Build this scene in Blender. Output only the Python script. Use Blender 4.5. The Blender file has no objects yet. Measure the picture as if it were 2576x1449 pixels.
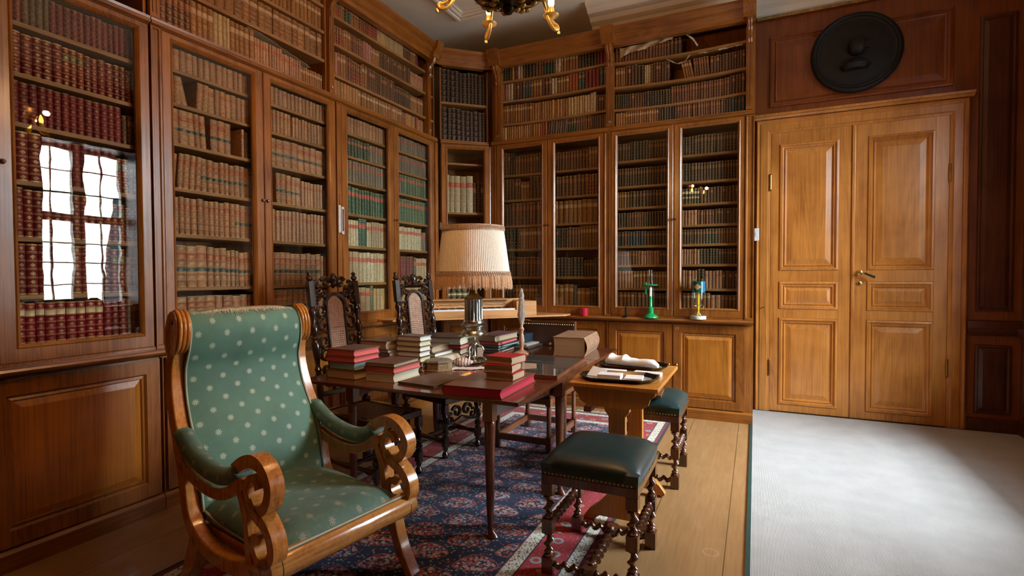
import bpy, bmesh, math, random
from mathutils import Vector, Matrix
random.seed(11)
PI = math.pi
C = bpy.context.scene.collection
sc = bpy.context.scene
# ------------------------------------------------------------ camera, world, light, exposure
CAMH = 1.42
FPX = 1315.0
ROT = Matrix(((0.9068, -0.0070, 0.4215), (0.4215, 0.0240, -0.9065), (-0.0038, 0.9997, 0.0247)))
cam_data = bpy.data.cameras.new('camera')
cam_data.sensor_width = 36.0
cam_data.lens = FPX / 2576.0 * 36.0
cam = bpy.data.objects.new('camera', cam_data)
C.objects.link(cam)
q = ROT.to_quaternion().normalized()
cam.matrix_world = Matrix.Translation((0, 0, CAMH)) @ q.to_matrix().to_4x4()
cam_data.clip_start = 0.05
sc.camera = cam
RC = q.to_matrix()
def project(p):
    c = RC.transposed() @ (Vector(p) - Vector((0, 0, CAMH)))
    if c.z > -0.05: return None
    return 1288 + FPX * c.x / -c.z, 724.5 - FPX * c.y / -c.z

sc.view_settings.view_transform = 'Standard'
sc.view_settings.look = 'None'
sc.view_settings.gamma = 1.0
sc.view_settings.exposure = 0.20
world = bpy.data.worlds.new('world'); sc.world = world; world.use_nodes = True
wb = world.node_tree.nodes['Background']
wb.inputs[0].default_value = (0.62, 0.78, 1.0, 1); wb.inputs[1].default_value = 1.0
sc.cycles.max_bounces = 7
sc.cycles.diffuse_bounces = 3
sc.cycles.glossy_bounces = 4
sc.cycles.transparent_max_bounces = 12
sc.cycles.use_denoising = True
sc.cycles.sample_clamp_indirect = 6.0

def area_light(name, loc, rot, sx, sy, power, col, spread=PI):
    l = bpy.data.lights.new(name, 'AREA'); l.shape = 'RECTANGLE'; l.size = sx; l.size_y = sy
    l.energy = power; l.color = col; l.spread = spread
    o = bpy.data.objects.new(name, l); C.objects.link(o); o.location = loc; o.rotation_euler = rot
    return o
XR = 2.12            # inner face of the window wall
WIN = [(3.72, 4.92, 105)]      # window openings along y, daylight power
WZ0, WZ1 = 0.98, 3.30
for i, (y0, y1, p) in enumerate(WIN):
    # daylight standing in each window opening
    area_light('daylight', (XR + 0.78, (y0 + y1) / 2, (WZ0 + WZ1) / 2), (0, math.radians(76), 0), WZ1 - WZ0, y1 - y0, p, (0.88, 0.95, 1.0), math.radians(122))
# open sky beyond the window
area_light('sky_light', (6.4, 1.5, 5.0), (0, math.radians(80), 0), 3.6, 16.0, 14700, (0.90, 0.96, 1.0))

# ------------------------------------------------------------ node helper
class Mat:
    def __init__(s, name):
        s.m = bpy.data.materials.new(name); s.m.use_nodes = True
        s.t = s.m.node_tree; s.N = s.t.nodes; s.L = s.t.links
        s.b = s.N['Principled BSDF']; s.out = s.N['Material Output']
    def node(s, typ, **kw):
        n = s.N.new(typ)
        for k, v in kw.items(): setattr(n, k, v)
        return n
    def put(s, sock, v):
        if v is None: return
        if hasattr(v, 'links') or isinstance(v, bpy.types.NodeSocket): s.L.new(v, sock)
        else:
            if isinstance(v, (tuple, list)) and len(v) == 3 and sock.type == 'RGBA': v = (*v, 1)
            sock.default_value = v
    def math(s, op, a, b=None, c=None, clamp=False):
        n = s.node('ShaderNodeMath', operation=op, use_clamp=clamp)
        s.put(n.inputs[0], a); s.put(n.inputs[1], b); s.put(n.inputs[2], c)
        return n.outputs[0]
    def mix(s, f, a, b, mode='MIX'):
        n = s.node('ShaderNodeMix', data_type='RGBA', blend_type=mode)
        s.put(n.inputs[0], f); s.put(n.inputs[6], a); s.put(n.inputs[7], b)
        return n.outputs[2]
    def coord(s, kind='Object'): return s.node('ShaderNodeTexCoord').outputs[kind]
    def attr(s, name, out='Color'): return s.node('ShaderNodeAttribute', attribute_name=name).outputs[out]
    def sep(s, v):
        n = s.node('ShaderNodeSeparateXYZ'); s.put(n.inputs[0], v); return n.outputs
    def comb(s, x, y, z=0.0):
        n = s.node('ShaderNodeCombineXYZ')
        for i, v in enumerate((x, y, z)): s.put(n.inputs[i], v)
        return n.outputs[0]
    def mapping(s, v, scale=(1, 1, 1), loc=(0, 0, 0), rot=(0, 0, 0)):
        n = s.node('ShaderNodeMapping'); s.put(n.inputs[0], v)
        n.inputs[1].default_value = loc; n.inputs[2].default_value = rot; n.inputs[3].default_value = scale
        return n.outputs[0]
    def noise(s, v, scale, detail=3, rough=.55, dist=0.0, out=0):
        n = s.node('ShaderNodeTexNoise'); s.put(n.inputs['Vector'], v); n.inputs['Scale'].default_value = scale
        n.inputs['Detail'].default_value = detail; n.inputs['Roughness'].default_value = rough; n.inputs['Distortion'].default_value = dist
        return n.outputs[out]
    def voro(s, v, scale, out='Distance', feat='F1'):
        n = s.node('ShaderNodeTexVoronoi', feature=feat); s.put(n.inputs['Vector'], v); n.inputs['Scale'].default_value = scale
        return n.outputs[out]
    def ramp(s, f, stops):
        n = s.node('ShaderNodeValToRGB'); s.put(n.inputs[0], f); e = n.color_ramp.elements
        while len(e) < len(stops): e.new(0.5)
        for i, (p, c) in enumerate(stops):
            e[i].position = p; e[i].color = (*c, 1) if len(c) == 3 else c
        return n.outputs[0]
    def bump(s, h, strength=.3, dist=.01):
        n = s.node('ShaderNodeBump'); n.inputs['Strength'].default_value = strength; n.inputs['Distance'].default_value = dist
        s.put(n.inputs['Height'], h); s.L.new(n.outputs[0], s.b.inputs['Normal'])
    def set(s, **kw):
        names = dict(col='Base Color', rough='Roughness', metal='Metallic', coat='Coat Weight', crough='Coat Roughness', spec='Specular IOR Level',
                     sheen='Sheen Weight', sss='Subsurface Weight', trans='Transmission Weight', ecol='Emission Color', estr='Emission Strength', alpha='Alpha')
        for k, v in kw.items(): s.put(s.b.inputs[names[k]], v)
        return s

def plain(name, col, rough=.6, metal=0.0, var=.12, scale=20, coat=0.0, bump=0.0):
    m = Mat(name); co = m.coord()
    n = m.noise(co, scale, 3)
    d = tuple(c * (1 - var) for c in col); u = tuple(min(1, c * (1 + var)) for c in col)
    m.set(col=m.ramp(n, [(.3, d), (.7, u)]), rough=rough, metal=metal, coat=coat, crough=.15)
    if bump: m.bump(m.noise(co, scale * 6, 2), bump, .002)
    return m.m

def wood(name, dark, light, axis='z', rough=.36, coat=.35, ring=9.0, fine=1.0, crough=.2, burl=0.0):
    m = Mat(name); co = m.coord()
    rnd = m.node('ShaderNodeObjectInfo').outputs['Random']
    off = m.node('ShaderNodeVectorMath', operation='ADD'); m.put(off.inputs[0], co)
    r3 = m.math('MULTIPLY', rnd, 7.0); m.L.new(m.comb(r3, r3, r3), off.inputs[1])
    v = off.outputs[0]
    k = {'z': (1, 1, .10), 'x': (.10, 1, 1), 'y': (1, .10, 1)}[axis]
    st = m.mapping(v, k)
    a = m.noise(st, ring, 3, .5, 1.2)
    w = m.math('FRACT', m.math('MULTIPLY', a, 7.0))
    w = m.math('SUBTRACT', 1.0, m.math('ABSOLUTE', m.math('SUBTRACT', m.math('MULTIPLY', w, 2.0), 1.0)))
    g = m.noise(m.mapping(v, tuple(x * x for x in k)), 130.0, 2, .6)
    f = m.math('ADD', m.math('MULTIPLY', w, .17), m.math('MULTIPLY', g, .70 * fine))
    big = m.noise(v, 2.3, 3, .6)
    f = m.math('ADD', f, m.math('MULTIPLY', m.math('SUBTRACT', big, .5), .8))
    if burl:
        bn = m.noise(v, 14.0, 5, .7, 2.5)
        f = m.math('ADD', f, m.math('MULTIPLY', m.math('SUBTRACT', bn, .5), burl))
    mid = tuple((a_ + b_) / 2 for a_, b_ in zip(dark, light))
    m.set(col=m.ramp(f, [(.12, dark), (.42, mid), (.8, light)]), rough=m.math('ADD', m.math('MULTIPLY', big, .16), rough - .08), coat=coat, crough=crough)
    m.bump(g, .06, .002)
    return m.m

OAK = wood('oak_cabinet', (.105, .028, .003), (.39, .138, .018))
OAKX = wood('oak_horizontal', (.105, .028, .003), (.39, .138, .018), axis='x')
PANEL = wood('oak_panel', (.20, .060, .004), (.52, .20, .024), ring=5.0, rough=.33)
DOORW = wood('door_oak', (.28, .092, .014), (.66, .27, .050), ring=4.0, rough=.34, coat=.4)
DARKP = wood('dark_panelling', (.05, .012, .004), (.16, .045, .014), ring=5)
REDP = wood('red_brown_panel', (.13, .026, .004), (.32, .080, .010), ring=3, rough=.42)
SHELFW = wood('shelf_wood', (.15, .060, .014), (.40, .185, .045), axis='x', rough=.6, coat=0)
MAHOG = wood('mahogany', (.050, .014, .007), (.17, .052, .022), axis='y', rough=.24, coat=.6, crough=.1)
MAHOGL = wood('mahogany_leg', (.07, .018, .008), (.22, .062, .024), rough=.26, coat=.6)
WALNUT = wood('walnut_twist', (.05, .016, .007), (.17, .055, .022), rough=.25, coat=.7, crough=.12)
BIRCH = wood('burl_birch', (.34, .105, .012), (.72, .30, .055), rough=.26, coat=.7, crough=.1, ring=6, burl=.9)
PINE = wood('pine_table', (.40, .14, .018), (.74, .34, .07), rough=.38, coat=.25)
PINEX = wood('pine_case', (.42, .17, .045), (.72, .36, .12), axis='x', rough=.45, coat=.1)
EBONY = wood('dark_carved_oak', (.012, .006, .004), (.045, .020, .012), rough=.22, coat=.8, crough=.12)
FRAMEW = wood('frame_wood', (.09, .03, .012), (.27, .10, .04), axis='y', rough=.4)
BRASS = plain('brass', (.62, .42, .15), .28, 1.0, .2)
BRASSD = plain('old_brass', (.30, .185, .06), .38, 1.0, .25)
SILVER = plain('nickel_silver', (.55, .55, .47), .22, 1.0, .15)
IRON = plain('dark_iron', (.02, .02, .022), .4, .8)
BLACKL = plain('black_lacquer', (.008, .007, .006), .25, 0, .3, coat=.5)
PAPER = plain('paper', (.62, .58, .50), .85, 0, .12, 60)
WHITEP = plain('white_paper', (.82, .83, .84), .8, 0, .05)
PLASTW = plain('white_plastic', (.75, .74, .70), .4)
INKW = plain('white_number_paint', (.70, .68, .62), .7)
WAXR = plain('red_wax', (.42, .012, .028), .3, 0, .05, coat=.3)
GREENE = plain('green_enamel', (.004, .30, .085), .25, 0, .08, coat=.5)
YELLOWW = plain('yellow_wax', (.85, .52, .01), .4)
MARBLE = plain('grey_marble', (.50, .53, .48), .35, 0, .3, 40)
GILT = plain('gilt', (.72, .52, .18), .4, .8, .3)
BONE = plain('stone_blade', (.50, .47, .42), .6, 0, .25, 60)
PLASTER = plain('plaster', (.86, .78, .64), .85, 0, .04, 3)
DGREEN = plain('green_binding', (.012, .05, .04), .8)

def glass_mat(name, tint=(1, 1, 1), wav=.02, rough=.0):
    m = Mat(name); N = m.N; N.remove(m.b)
    tr = m.node('ShaderNodeBsdfTransparent'); tr.inputs[0].default_value = (*tint, 1)
    gl = m.node('ShaderNodeBsdfGlossy'); gl.inputs['Roughness'].default_value = rough
    lw = m.node('ShaderNodeLayerWeight'); lw.inputs[0].default_value = .5
    mx = m.node('ShaderNodeMixShader')
    if wav:
        bp = m.node('ShaderNodeBump'); bp.inputs['Strength'].default_value = 1.0; bp.inputs['Distance'].default_value = wav
        m.L.new(m.noise(m.coord(), 7.0, 1, .4), bp.inputs['Height']); m.L.new(bp.outputs[0], gl.inputs['Normal'])
    f2 = m.math('ADD', .045, m.math('MULTIPLY', m.math('POWER', lw.outputs['Facing'], 5.0), .95), clamp=True)
    m.L.new(f2, mx.inputs[0]); m.L.new(tr.outputs[0], mx.inputs[1]); m.L.new(gl.outputs[0], mx.inputs[2])
    m.L.new(mx.outputs[0], m.out.inputs[0])
    return m.m
PANE = glass_mat('old_window_glass', (.96, .98, .96), .00032)
CLEAR = glass_mat('clear_glass', (.97, .98, .98), .0)

# book leather: colours and gilding ride on corner attributes, bands follow the spine's own UV
def leather():
    m = Mat('book_leather')
    base = m.node('ShaderNodeAttribute', attribute_name='base'); lab = m.node('ShaderNodeAttribute', attribute_name='lab'); lab2 = m.node('ShaderNodeAttribute', attribute_name='lab2')
    uv = m.node('ShaderNodeUVMap', uv_map='UVMap').outputs[0]; s = m.sep(uv); u, v = s[0], s[1]
    co = m.coord()
    n1 = m.noise(co, 55, 4, .7); n2 = m.noise(co, 420, 3, .6)
    col = m.mix(1.0, base.outputs['Color'], m.ramp(n1, [(.25, (.55, .5, .48)), (.75, (1.3, 1.3, 1.3))]), 'MULTIPLY')
    onsp = m.math('GREATER_THAN', v, 0.0)
    pp = m.math('FRACT', m.math('MULTIPLY', v, 6.0))
    d = m.math('ABSOLUTE', m.math('SUBTRACT', pp, .5))
    line = m.math('LESS_THAN', m.math('ABSOLUTE', m.math('SUBTRACT', d, .43)), .03)
    edge = m.math('GREATER_THAN', m.math('ABSOLUTE', m.math('SUBTRACT', v, .5)), .47)
    line = m.math('MAXIMUM', line, edge)
    # tooled flower in the middle of each compartment
    uu = m.math('MULTIPLY', m.math('SUBTRACT', u, .5), 1.0)
    fl = m.math('ADD', m.math('ABSOLUTE', uu), m.math('ABSOLUTE', m.math('MULTIPLY', d, 0.0)))
    dd = m.math('SUBTRACT', pp, .5)
    fl = m.math('ADD', m.math('MULTIPLY', m.math('ABSOLUTE', uu), 1.2), m.math('MULTIPLY', m.math('ABSOLUTE', dd), 1.0))
    star = m.math('MULTIPLY', m.math('LESS_THAN', fl, .26), m.math('GREATER_THAN', m.noise(co, 300, 2, .6), .46))
    ga = base.outputs['Alpha']
    gold = m.math('MULTIPLY', m.math('MAXIMUM', line, m.math('MULTIPLY', star, .8)), onsp)
    gold = m.math('MULTIPLY', gold, ga)
    gold = m.math('MULTIPLY', gold, m.ramp(n2, [(.3, (.45,) * 3), (.6, (1,) * 3)]))
    def band(a, b): return m.math('MULTIPLY', m.math('GREATER_THAN', v, a), m.math('LESS_THAN', v, b))
    l1 = m.math('MULTIPLY', band(.68, .82), lab.outputs['Alpha']); l2 = m.math('MULTIPLY', band(.38, .46), lab2.outputs['Alpha'])
    col = m.mix(l1, col, lab.outputs['Color']); col = m.mix(l2, col, lab2.outputs['Color'])
    tx = m.math('MULTIPLY', m.math('MULTIPLY', m.math('GREATER_THAN', m.math('FRACT', m.math('MULTIPLY', v, 40)), .55), m.math('GREATER_THAN', n2, .47)), m.math('MULTIPLY', l1, m.math('MULTIPLY', ga, .7)))
    tx = m.math('MULTIPLY', tx, m.math('LESS_THAN', m.math('ABSOLUTE', uu), .36))
    gold = m.math('MAXIMUM', gold, tx)
    col = m.mix(gold, col, (.68, .45, .16))
    m.set(col=col, rough=m.math('SUBTRACT', .5, m.math('MULTIPLY', gold, .15)), metal=m.math('MULTIPLY', gold, .35), spec=.4)
    m.bump(m.math('ADD', m.math('MULTIPLY', n2, .3), line), .25, .0015)
    return m.m
LEATHER = leather()

def starcloth(name, base, star, step=.108, worn=0.0):
    m = Mat(name); uv = m.node('ShaderNodeUVMap', uv_map='UVMap').outputs[0]; s = m.sep(uv)
    co = m.coord(); n = m.noise(co, 6, 4, .6); fine = m.noise(m.mapping(uv, (900, 200, 1)), 1, 2)
    masks = None
    for ox, oy in ((0, 0), (.5, .5)):
        x = m.math('SUBTRACT', m.math('FRACT', m.math('ADD', m.math('DIVIDE', s[0], step * 1.25), ox)), .5)
        y = m.math('SUBTRACT', m.math('FRACT', m.math('ADD', m.math('DIVIDE', s[1], step), oy)), .5)
        x = m.math('MULTIPLY', x, 1.25)
        r = m.math('SQRT', m.math('ADD', m.math('MULTIPLY', x, x), m.math('MULTIPLY', y, y)))
        a = m.math('ARCTAN2', y, x)
        lim = m.math('ADD', .105, m.math('MULTIPLY', m.math('COSINE', m.math('MULTIPLY', a, 9.0)), .045))
        k = m.math('MULTIPLY', m.math('LESS_THAN', r, lim), m.math('GREATER_THAN', r, .018))
        masks = k if masks is None else m.math('MAXIMUM', masks, k)
    c0 = m.ramp(n, [(.3, tuple(c * .85 for c in base)), (.7, tuple(c * 1.15 for c in base))])
    if worn:
        wn = m.noise(co, 22, 5, .75); c0 = m.mix(m.math('MULTIPLY', m.ramp(wn, [(.52, (0,) * 3), (.68, (1,) * 3)]), worn), c0, (.30, .29, .22))
    m.set(col=m.mix(m.math('MULTIPLY', masks, .85), c0, star), rough=.62, sheen=.15, spec=.35)
    m.bump(fine, .12, .001)
    return m.m
CLOTH = starcloth('green_star_cloth', (.095, .215, .160), (.50, .58, .45))
CLOTHW = starcloth('worn_green_cloth', (.075, .15, .115), (.27, .29, .21), worn=.35)
PIPING = plain('pale_piping', (.42, .44, .33), .8)
FRAY = plain('frayed_cloth', (.66, .62, .50), .95, 0, .25, 80)

def cane():
    m = Mat('woven_cane'); uv = m.node('ShaderNodeUVMap', uv_map='UVMap').outputs[0]; s = m.sep(uv)
    x = m.math('SUBTRACT', m.math('FRACT', m.math('MULTIPLY', s[0], 62)), .5); y = m.math('SUBTRACT', m.math('FRACT', m.math('MULTIPLY', s[1], 62)), .5)
    r = m.math('SQRT', m.math('ADD', m.math('MULTIPLY', x, x), m.math('MULTIPLY', y, y)))
    hole = m.math('LESS_THAN', r, .25)
    m.set(col=m.ramp(m.noise(m.coord(), 30, 3), [(.3, (.30, .15, .085)), (.7, (.46, .26, .16))]), rough=.5, alpha=m.math('SUBTRACT', 1.0, hole))
    m.bump(r, .4, .002)
    return m.m
CANE = cane()

def pleat():
    m = Mat('pleated_silk'); co = m.coord()
    m.set(col=m.ramp(m.noise(co, 40, 3), [(.3, (.84, .78, .68)), (.7, (.93, .89, .80))]), rough=.6)
    tl = m.node('ShaderNodeBsdfTranslucent'); tl.inputs[0].default_value = (.90, .62, .40, 1)
    mx = m.node('ShaderNodeMixShader'); mx.inputs[0].default_value = .14
    m.L.new(m.b.outputs[0], mx.inputs[1]); m.L.new(tl.outputs[0], mx.inputs[2]); m.L.new(mx.outputs[0], m.out.inputs[0])
    return m.m
PLEAT = pleat()
FRINGE = plain('silk_fringe', (.66, .42, .24), .6, 0, .3, 90)
BRAID = plain('shade_braid', (.46, .34, .25), .8, 0, .45, 160, bump=.5)

def lthr(name, col, coat=.35):
    m = Mat(name); co = m.coord()
    n = m.noise(co, 5, 4); f = m.noise(co, 160, 3)
    m.set(col=m.ramp(n, [(.3, tuple(c * .7 for c in col)), (.75, tuple(c * 1.25 for c in col))]), rough=.38, coat=coat, crough=.3)
    m.bump(f, .15, .002); return m.m
GREENL = lthr('dark_green_leather', (.010, .042, .045))
BROWNL = lthr('brown_leather', (.055, .022, .012))

def pages(name, col):
    m = Mat(name); co = m.coord(); s = m.sep(co)
    l = m.noise(m.mapping(co, (3, 3, 420)), 1, 2)
    m.set(col=m.ramp(l, [(.3, tuple(c * .72 for c in col)), (.7, col)]), rough=.8); m.bump(l, .3, .001)
    return m.m
PG_CREAM = pages('cream_page_edges', (.66, .60, .45)); PG_RED = pages('red_page_edges', (.60, .06, .05)); PG_PINK = pages('pink_page_edges', (.70, .15, .13))
PG_BLUE = pages('blue_page_edges', (.30, .45, .46)); PG_TAN = pages('tan_page_edges', (.56, .42, .26)); PG_WHITE = pages('white_page_edges', (.78, .78, .70))
PG_YEL = pages('yellowish_page_edges', (.70, .68, .42)); PG_OLD = pages('old_page_edges', (.46, .35, .23)); PG_CRIM = pages('crimson_page_edges', (.55, .02, .05))
CV = {k: plain('cover_' + k, c, .5, 0, .25, 30, coat=.05) for k, c in dict(brown=(.13, .075, .045), grey=(.17, .15, .14), red=(.40, .015, .02), darkred=(.12, .02, .02), navy=(.010, .028, .045), dark=(.035, .022, .018), tan=(.30, .20, .12), purple=(.09, .03, .055), cream=(.50, .44, .33), maroon=(.13, .070, .052)).items()}

# ------------------------------------------------------------ mesh builder
class MB:
    def __init__(s): s.v = []; s.f = []; s.m = []; s.u = []
    def add(s, vs, fs, mi=0, uvs=None, M=None):
        o = len(s.v)
        s.v += [tuple(M @ Vector(p)) if M else tuple(p) for p in vs]
        for i, f in enumerate(fs):
            s.f.append(tuple(o + k for k in f)); s.m.append(mi if not isinstance(mi, list) else mi[i]); s.u.append(uvs[i] if uvs else None)
        return s
    def box(s, x0, x1, y0, y1, z0, z1, mi=0, M=None):
        vs = [(x, y, z) for z in (z0, z1) for y in (y0, y1) for x in (x0, x1)]
        return s.add(vs, [(0, 2, 3, 1), (4, 5, 7, 6), (0, 1, 5, 4), (2, 6, 7, 3), (0, 4, 6, 2), (1, 3, 7, 5)], mi, None, M)
    def rings(s, rings, close=True, cap=True, mi=0, M=None, uvs=False, ulen=1.0, vlen=None):
        n = len(rings[0]); vs = [p for r in rings for p in r]; fs = []; us = []
        for i in range(len(rings) - 1):
            for j in range(n if close else n - 1):
                k = (j + 1) % n
                fs.append((i * n + j, i * n + k, (i + 1) * n + k, (i + 1) * n + j))
                if uvs:
                    vl = vlen or [float(x) for x in range(len(rings))]
                    us.append([(j / (n - (0 if close else 1)) * ulen, vl[i]), ((j + 1) / (n - (0 if close else 1)) * ulen, vl[i]), ((j + 1) / (n - (0 if close else 1)) * ulen, vl[i + 1]), (j / (n - (0 if close else 1)) * ulen, vl[i + 1])])
        if cap and close:
            fs.append(tuple(range(n - 1, -1, -1))); fs.append(tuple((len(rings) - 1) * n + j for j in range(n)))
            if uvs: us += [None, None]
        return s.add(vs, fs, mi, us if uvs else None, M)
    def lathe(s, prof, seg=20, c=(0, 0, 0), mi=0, M=None):
        rs = []
        for r, z in prof:
            r = max(r, .0004)
            rs.append([(c[0] + r * math.cos(2 * PI * j / seg), c[1] + r * math.sin(2 * PI * j / seg), c[2] + z) for j in range(seg)])
        return s.rings(rs, True, True, mi, M)
    def tube(s, pts, r, seg=8, mi=0, M=None):
        pts = [Vector(p) for p in pts]; n = len(pts)
        rr = r if isinstance(r, (list, tuple)) else [r] * n
        rs = []; up = Vector((0, 0, 1))
        t0 = (pts[1] - pts[0]).normalized()
        a = up.cross(t0) if abs(t0.z) < .95 else Vector((1, 0, 0)).cross(t0)
        a.normalize()
        for i in range(n):
            t = (pts[min(i + 1, n - 1)] - pts[max(i - 1, 0)]).normalized()
            a = (a - t * a.dot(t)).normalized(); b = t.cross(a)
            rs.append([tuple(pts[i] + (a * math.cos(2 * PI * j / seg) + b * math.sin(2 * PI * j / seg)) * rr[i]) for j in range(seg)])
        return s.rings(rs, True, True, mi, M)
    def ribbon(s, pts, th, w0, w1, mi=0, M=None, rnd=0.0):
        """band following a path in the (f,z) plane, thickness th across the path, from w0 to w1 sideways"""
        n = len(pts); P = [Vector((p[0], p[1])) for p in pts]; tt = th if isinstance(th, (list, tuple)) else [th] * n
        rs = []
        for i in range(n):
            t = (P[min(i + 1, n - 1)] - P[max(i - 1, 0)]).normalized(); nn = Vector((-t.y, t.x)) * tt[i] / 2
            a, b = P[i] + nn, P[i] - nn
            if rnd:
                k = rnd; m_ = P[i]
                a2 = P[i] + nn * (1 + k)
                rs.append([(b.x, w0, b.y), (b.x, w1, b.y), (a.x, w1, a.y), (a2.x, w1 + (w0 - w1) * .3, a2.y), (a2.x, w1 + (w0 - w1) * .7, a2.y), (a.x, w0, a.y)])
            else: rs.append([(b.x, w0, b.y), (b.x, w1, b.y), (a.x, w1, a.y), (a.x, w0, a.y)])
        return s.rings(rs, True, True, mi, M)
    def loops(s, rect, steps, fill=True, mi=0, M=None):
        """concentric rectangles in the local x-z plane: steps of (inset, y)"""
        x0, x1, z0, z1 = rect; vs = []
        for ins, y in steps: vs += [(x0 + ins, y, z0 + ins), (x1 - ins, y, z0 + ins), (x1 - ins, y, z1 - ins), (x0 + ins, y, z1 - ins)]
        fs = []
        for i in range(len(steps) - 1):
            for j in range(4):
                k = (j + 1) % 4; fs.append((i * 4 + j, i * 4 + k, i * 4 + 4 + k, i * 4 + 4 + j))
        if fill: o = (len(steps) - 1) * 4; fs.append((o, o + 1, o + 2, o + 3))
        return s.add(vs, fs, mi, None, M)
    def extr(s, poly, y0, y1, mi=0, M=None):
        """outline in x-z extruded along y"""
        n = len(poly); vs = [(p[0], y0, p[1]) for p in poly] + [(p[0], y1, p[1]) for p in poly]
        fs = [tuple(range(n)), tuple(range(2 * n - 1, n - 1, -1))] + [(i, n + i, n + (i + 1) % n, (i + 1) % n) for i in range(n)]
        return s.add(vs, fs, mi, None, M)
    def build(s, name, mats, parent=None, bev=0.0, smooth=None, kind=None, sub=0, seg=2):
        me = bpy.data.meshes.new(name); me.from_pydata(s.v, [], s.f); me.update()
        if not isinstance(mats, (list, tuple)): mats = [mats]
        for m in mats: me.materials.append(m)
        me.polygons.foreach_set('material_index', s.m)
        uvl = me.uv_layers.new(name='UVMap'); d = uvl.data
        for p, uv in zip(me.polygons, s.u):
            if uv is None:
                nx, ny, nz = (abs(c) for c in p.normal)
                for li in p.loop_indices:
                    co = me.vertices[me.loops[li].vertex_index].co
                    d[li].uv = (co.x, co.y) if nz >= nx and nz >= ny else ((co.y, co.z) if nx >= ny else (co.x, co.z))
            else:
                for li, t in zip(p.loop_indices, uv): d[li].uv = t
        b = bmesh.new(); b.from_mesh(me); bmesh.ops.recalc_face_normals(b, faces=b.faces); b.to_mesh(me); b.free()
        if smooth is not None:
            me.shade_smooth(); me.set_sharp_from_angle(angle=math.radians(smooth))
        o = bpy.data.objects.new(name, me); C.objects.link(o)
        if parent: o.parent = parent
        if bev:
            md = o.modifiers.new('bevel', 'BEVEL'); md.width = bev; md.segments = seg; md.limit_method = 'ANGLE'; md.angle_limit = math.radians(40)
        if sub:
            md = o.modifiers.new('subd', 'SUBSURF'); md.levels = sub; md.render_levels = sub
        if kind: o['kind'] = kind
        return o

def thing(name, label, cat, loc=(0, 0, 0), rz=0.0, group=None):
    o = bpy.data.objects.new(name, None); C.objects.link(o); o.empty_display_size = .1
    o.location = loc; o.rotation_euler = (0, 0, rz); o['label'] = label; o['category'] = cat
    if group: o['group'] = group
    return o
def tag(o, label, cat, group=None):
    o['label'] = label; o['category'] = cat
    if group: o['group'] = group
    return o
def struct(o, loc=None, rz=None):
    o['kind'] = 'structure'
    if loc is not None: o.location = loc
    if rz is not None: o.rotation_euler = (0, 0, rz)
    return o
def smooth_path(pts, k=6):
    """catmull-rom"""
    P = [Vector(p) for p in pts]; out = []
    for i in range(len(P) - 1):
        a, b, c, d = P[max(i - 1, 0)], P[i], P[i + 1], P[min(i + 2, len(P) - 1)]
        for j in range(k):
            t = j / k
            out.append(.5 * ((2 * b) + (c - a) * t + (2 * a - 5 * b + 4 * c - d) * t * t + (3 * b - a - 3 * c + d) * t ** 3))
    out.append(P[-1]); return out
def text_mesh(txt, size, mat, parent, loc, rot, name='number'):
    cu = bpy.data.curves.new(name, 'FONT'); cu.body = txt; cu.size = size; cu.extrude = .0006; cu.align_x = 'CENTER'
    o = bpy.data.objects.new(name, cu); C.objects.link(o)
    me = bpy.data.meshes.new_from_object(o.evaluated_get(bpy.context.evaluated_depsgraph_get()))
    bpy.data.objects.remove(o); bpy.data.curves.remove(cu)
    me.materials.clear(); me.materials.append(mat)
    o = bpy.data.objects.new(name, me); C.objects.link(o); o.parent = parent; o.location = loc; o.rotation_euler = rot
    return o
exec_parts = []
# ------------------------------------------------------------ room shell
XL, YB, YR, ZC = -3.86, 6.03, -2.6, 4.25
def floor_mat():
    m = Mat('painted_floorboards'); co = m.coord(); s = m.sep(co)
    n = m.noise(m.mapping(co, (3, .5, 1)), 2.0, 4, .6); n2 = m.noise(co, 7, 5, .7); n3 = m.noise(m.mapping(co, (60, 4, 1)), 1, 3)
    col = m.ramp(n, [(.3, (.28, .150, .062)), (.7, (.43, .26, .118))])
    col = m.mix(.5, col, m.ramp(n3, [(.3, (.31, .165, .06)), (.7, (.45, .26, .11))]))
    px_ = m.math('DIVIDE', m.math('ADD', s[0], .33), .40)
    seam = m.math('LESS_THAN', m.math('ABSOLUTE', m.math('SUBTRACT', m.math('FRACT', px_), .5)), .006)
    worn = m.math('GREATER_THAN', m.noise(co, 3.1, 5, .65), .69)
    ring = m.math('LESS_THAN', m.math('ABSOLUTE', m.math('SUBTRACT', m.voro(co, 2.2), .12)), .006)
    col = m.mix(m.math('MULTIPLY', worn, .35), col, (.58, .48, .36)); col = m.mix(m.math('MULTIPLY', ring, .3), col, (.6, .5, .4))
    col = m.mix(m.math('MULTIPLY', seam, .8), col, (.06, .03, .015))
    m.set(col=col, rough=m.math('ADD', .30, m.math('MULTIPLY', n2, .25)), coat=.1); m.bump(m.math('ADD', n3, seam), .08, .003)
    return m.m
mb = MB(); mb.box(XL, XR + .5, YR, YB + .1, -.1, 0); struct(mb.build('floor', floor_mat()))
mb = MB(); mb.box(XL, XR + .5, YR, YB + .1, ZC, ZC + .1); struct(mb.build('ceiling', PLASTER))
mb = MB(); mb.box(XL - .1, XL, YR, YB + .1, 0, ZC); struct(mb.build('wall_left', PLASTER))
mb = MB(); mb.box(XL, XR + .5, YR - .1, YR, 0, ZC); struct(mb.build('wall_rear', REDP))
mb = MB(); mb.box(XL, XR + .5, YB, YB + .1, 0, ZC); struct(mb.build('wall_back', REDP))
mb = MB(); mb.box(XL, -3.30, YR, .40, 0, 3.9); struct(mb.build('trim_1', OAK))
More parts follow.
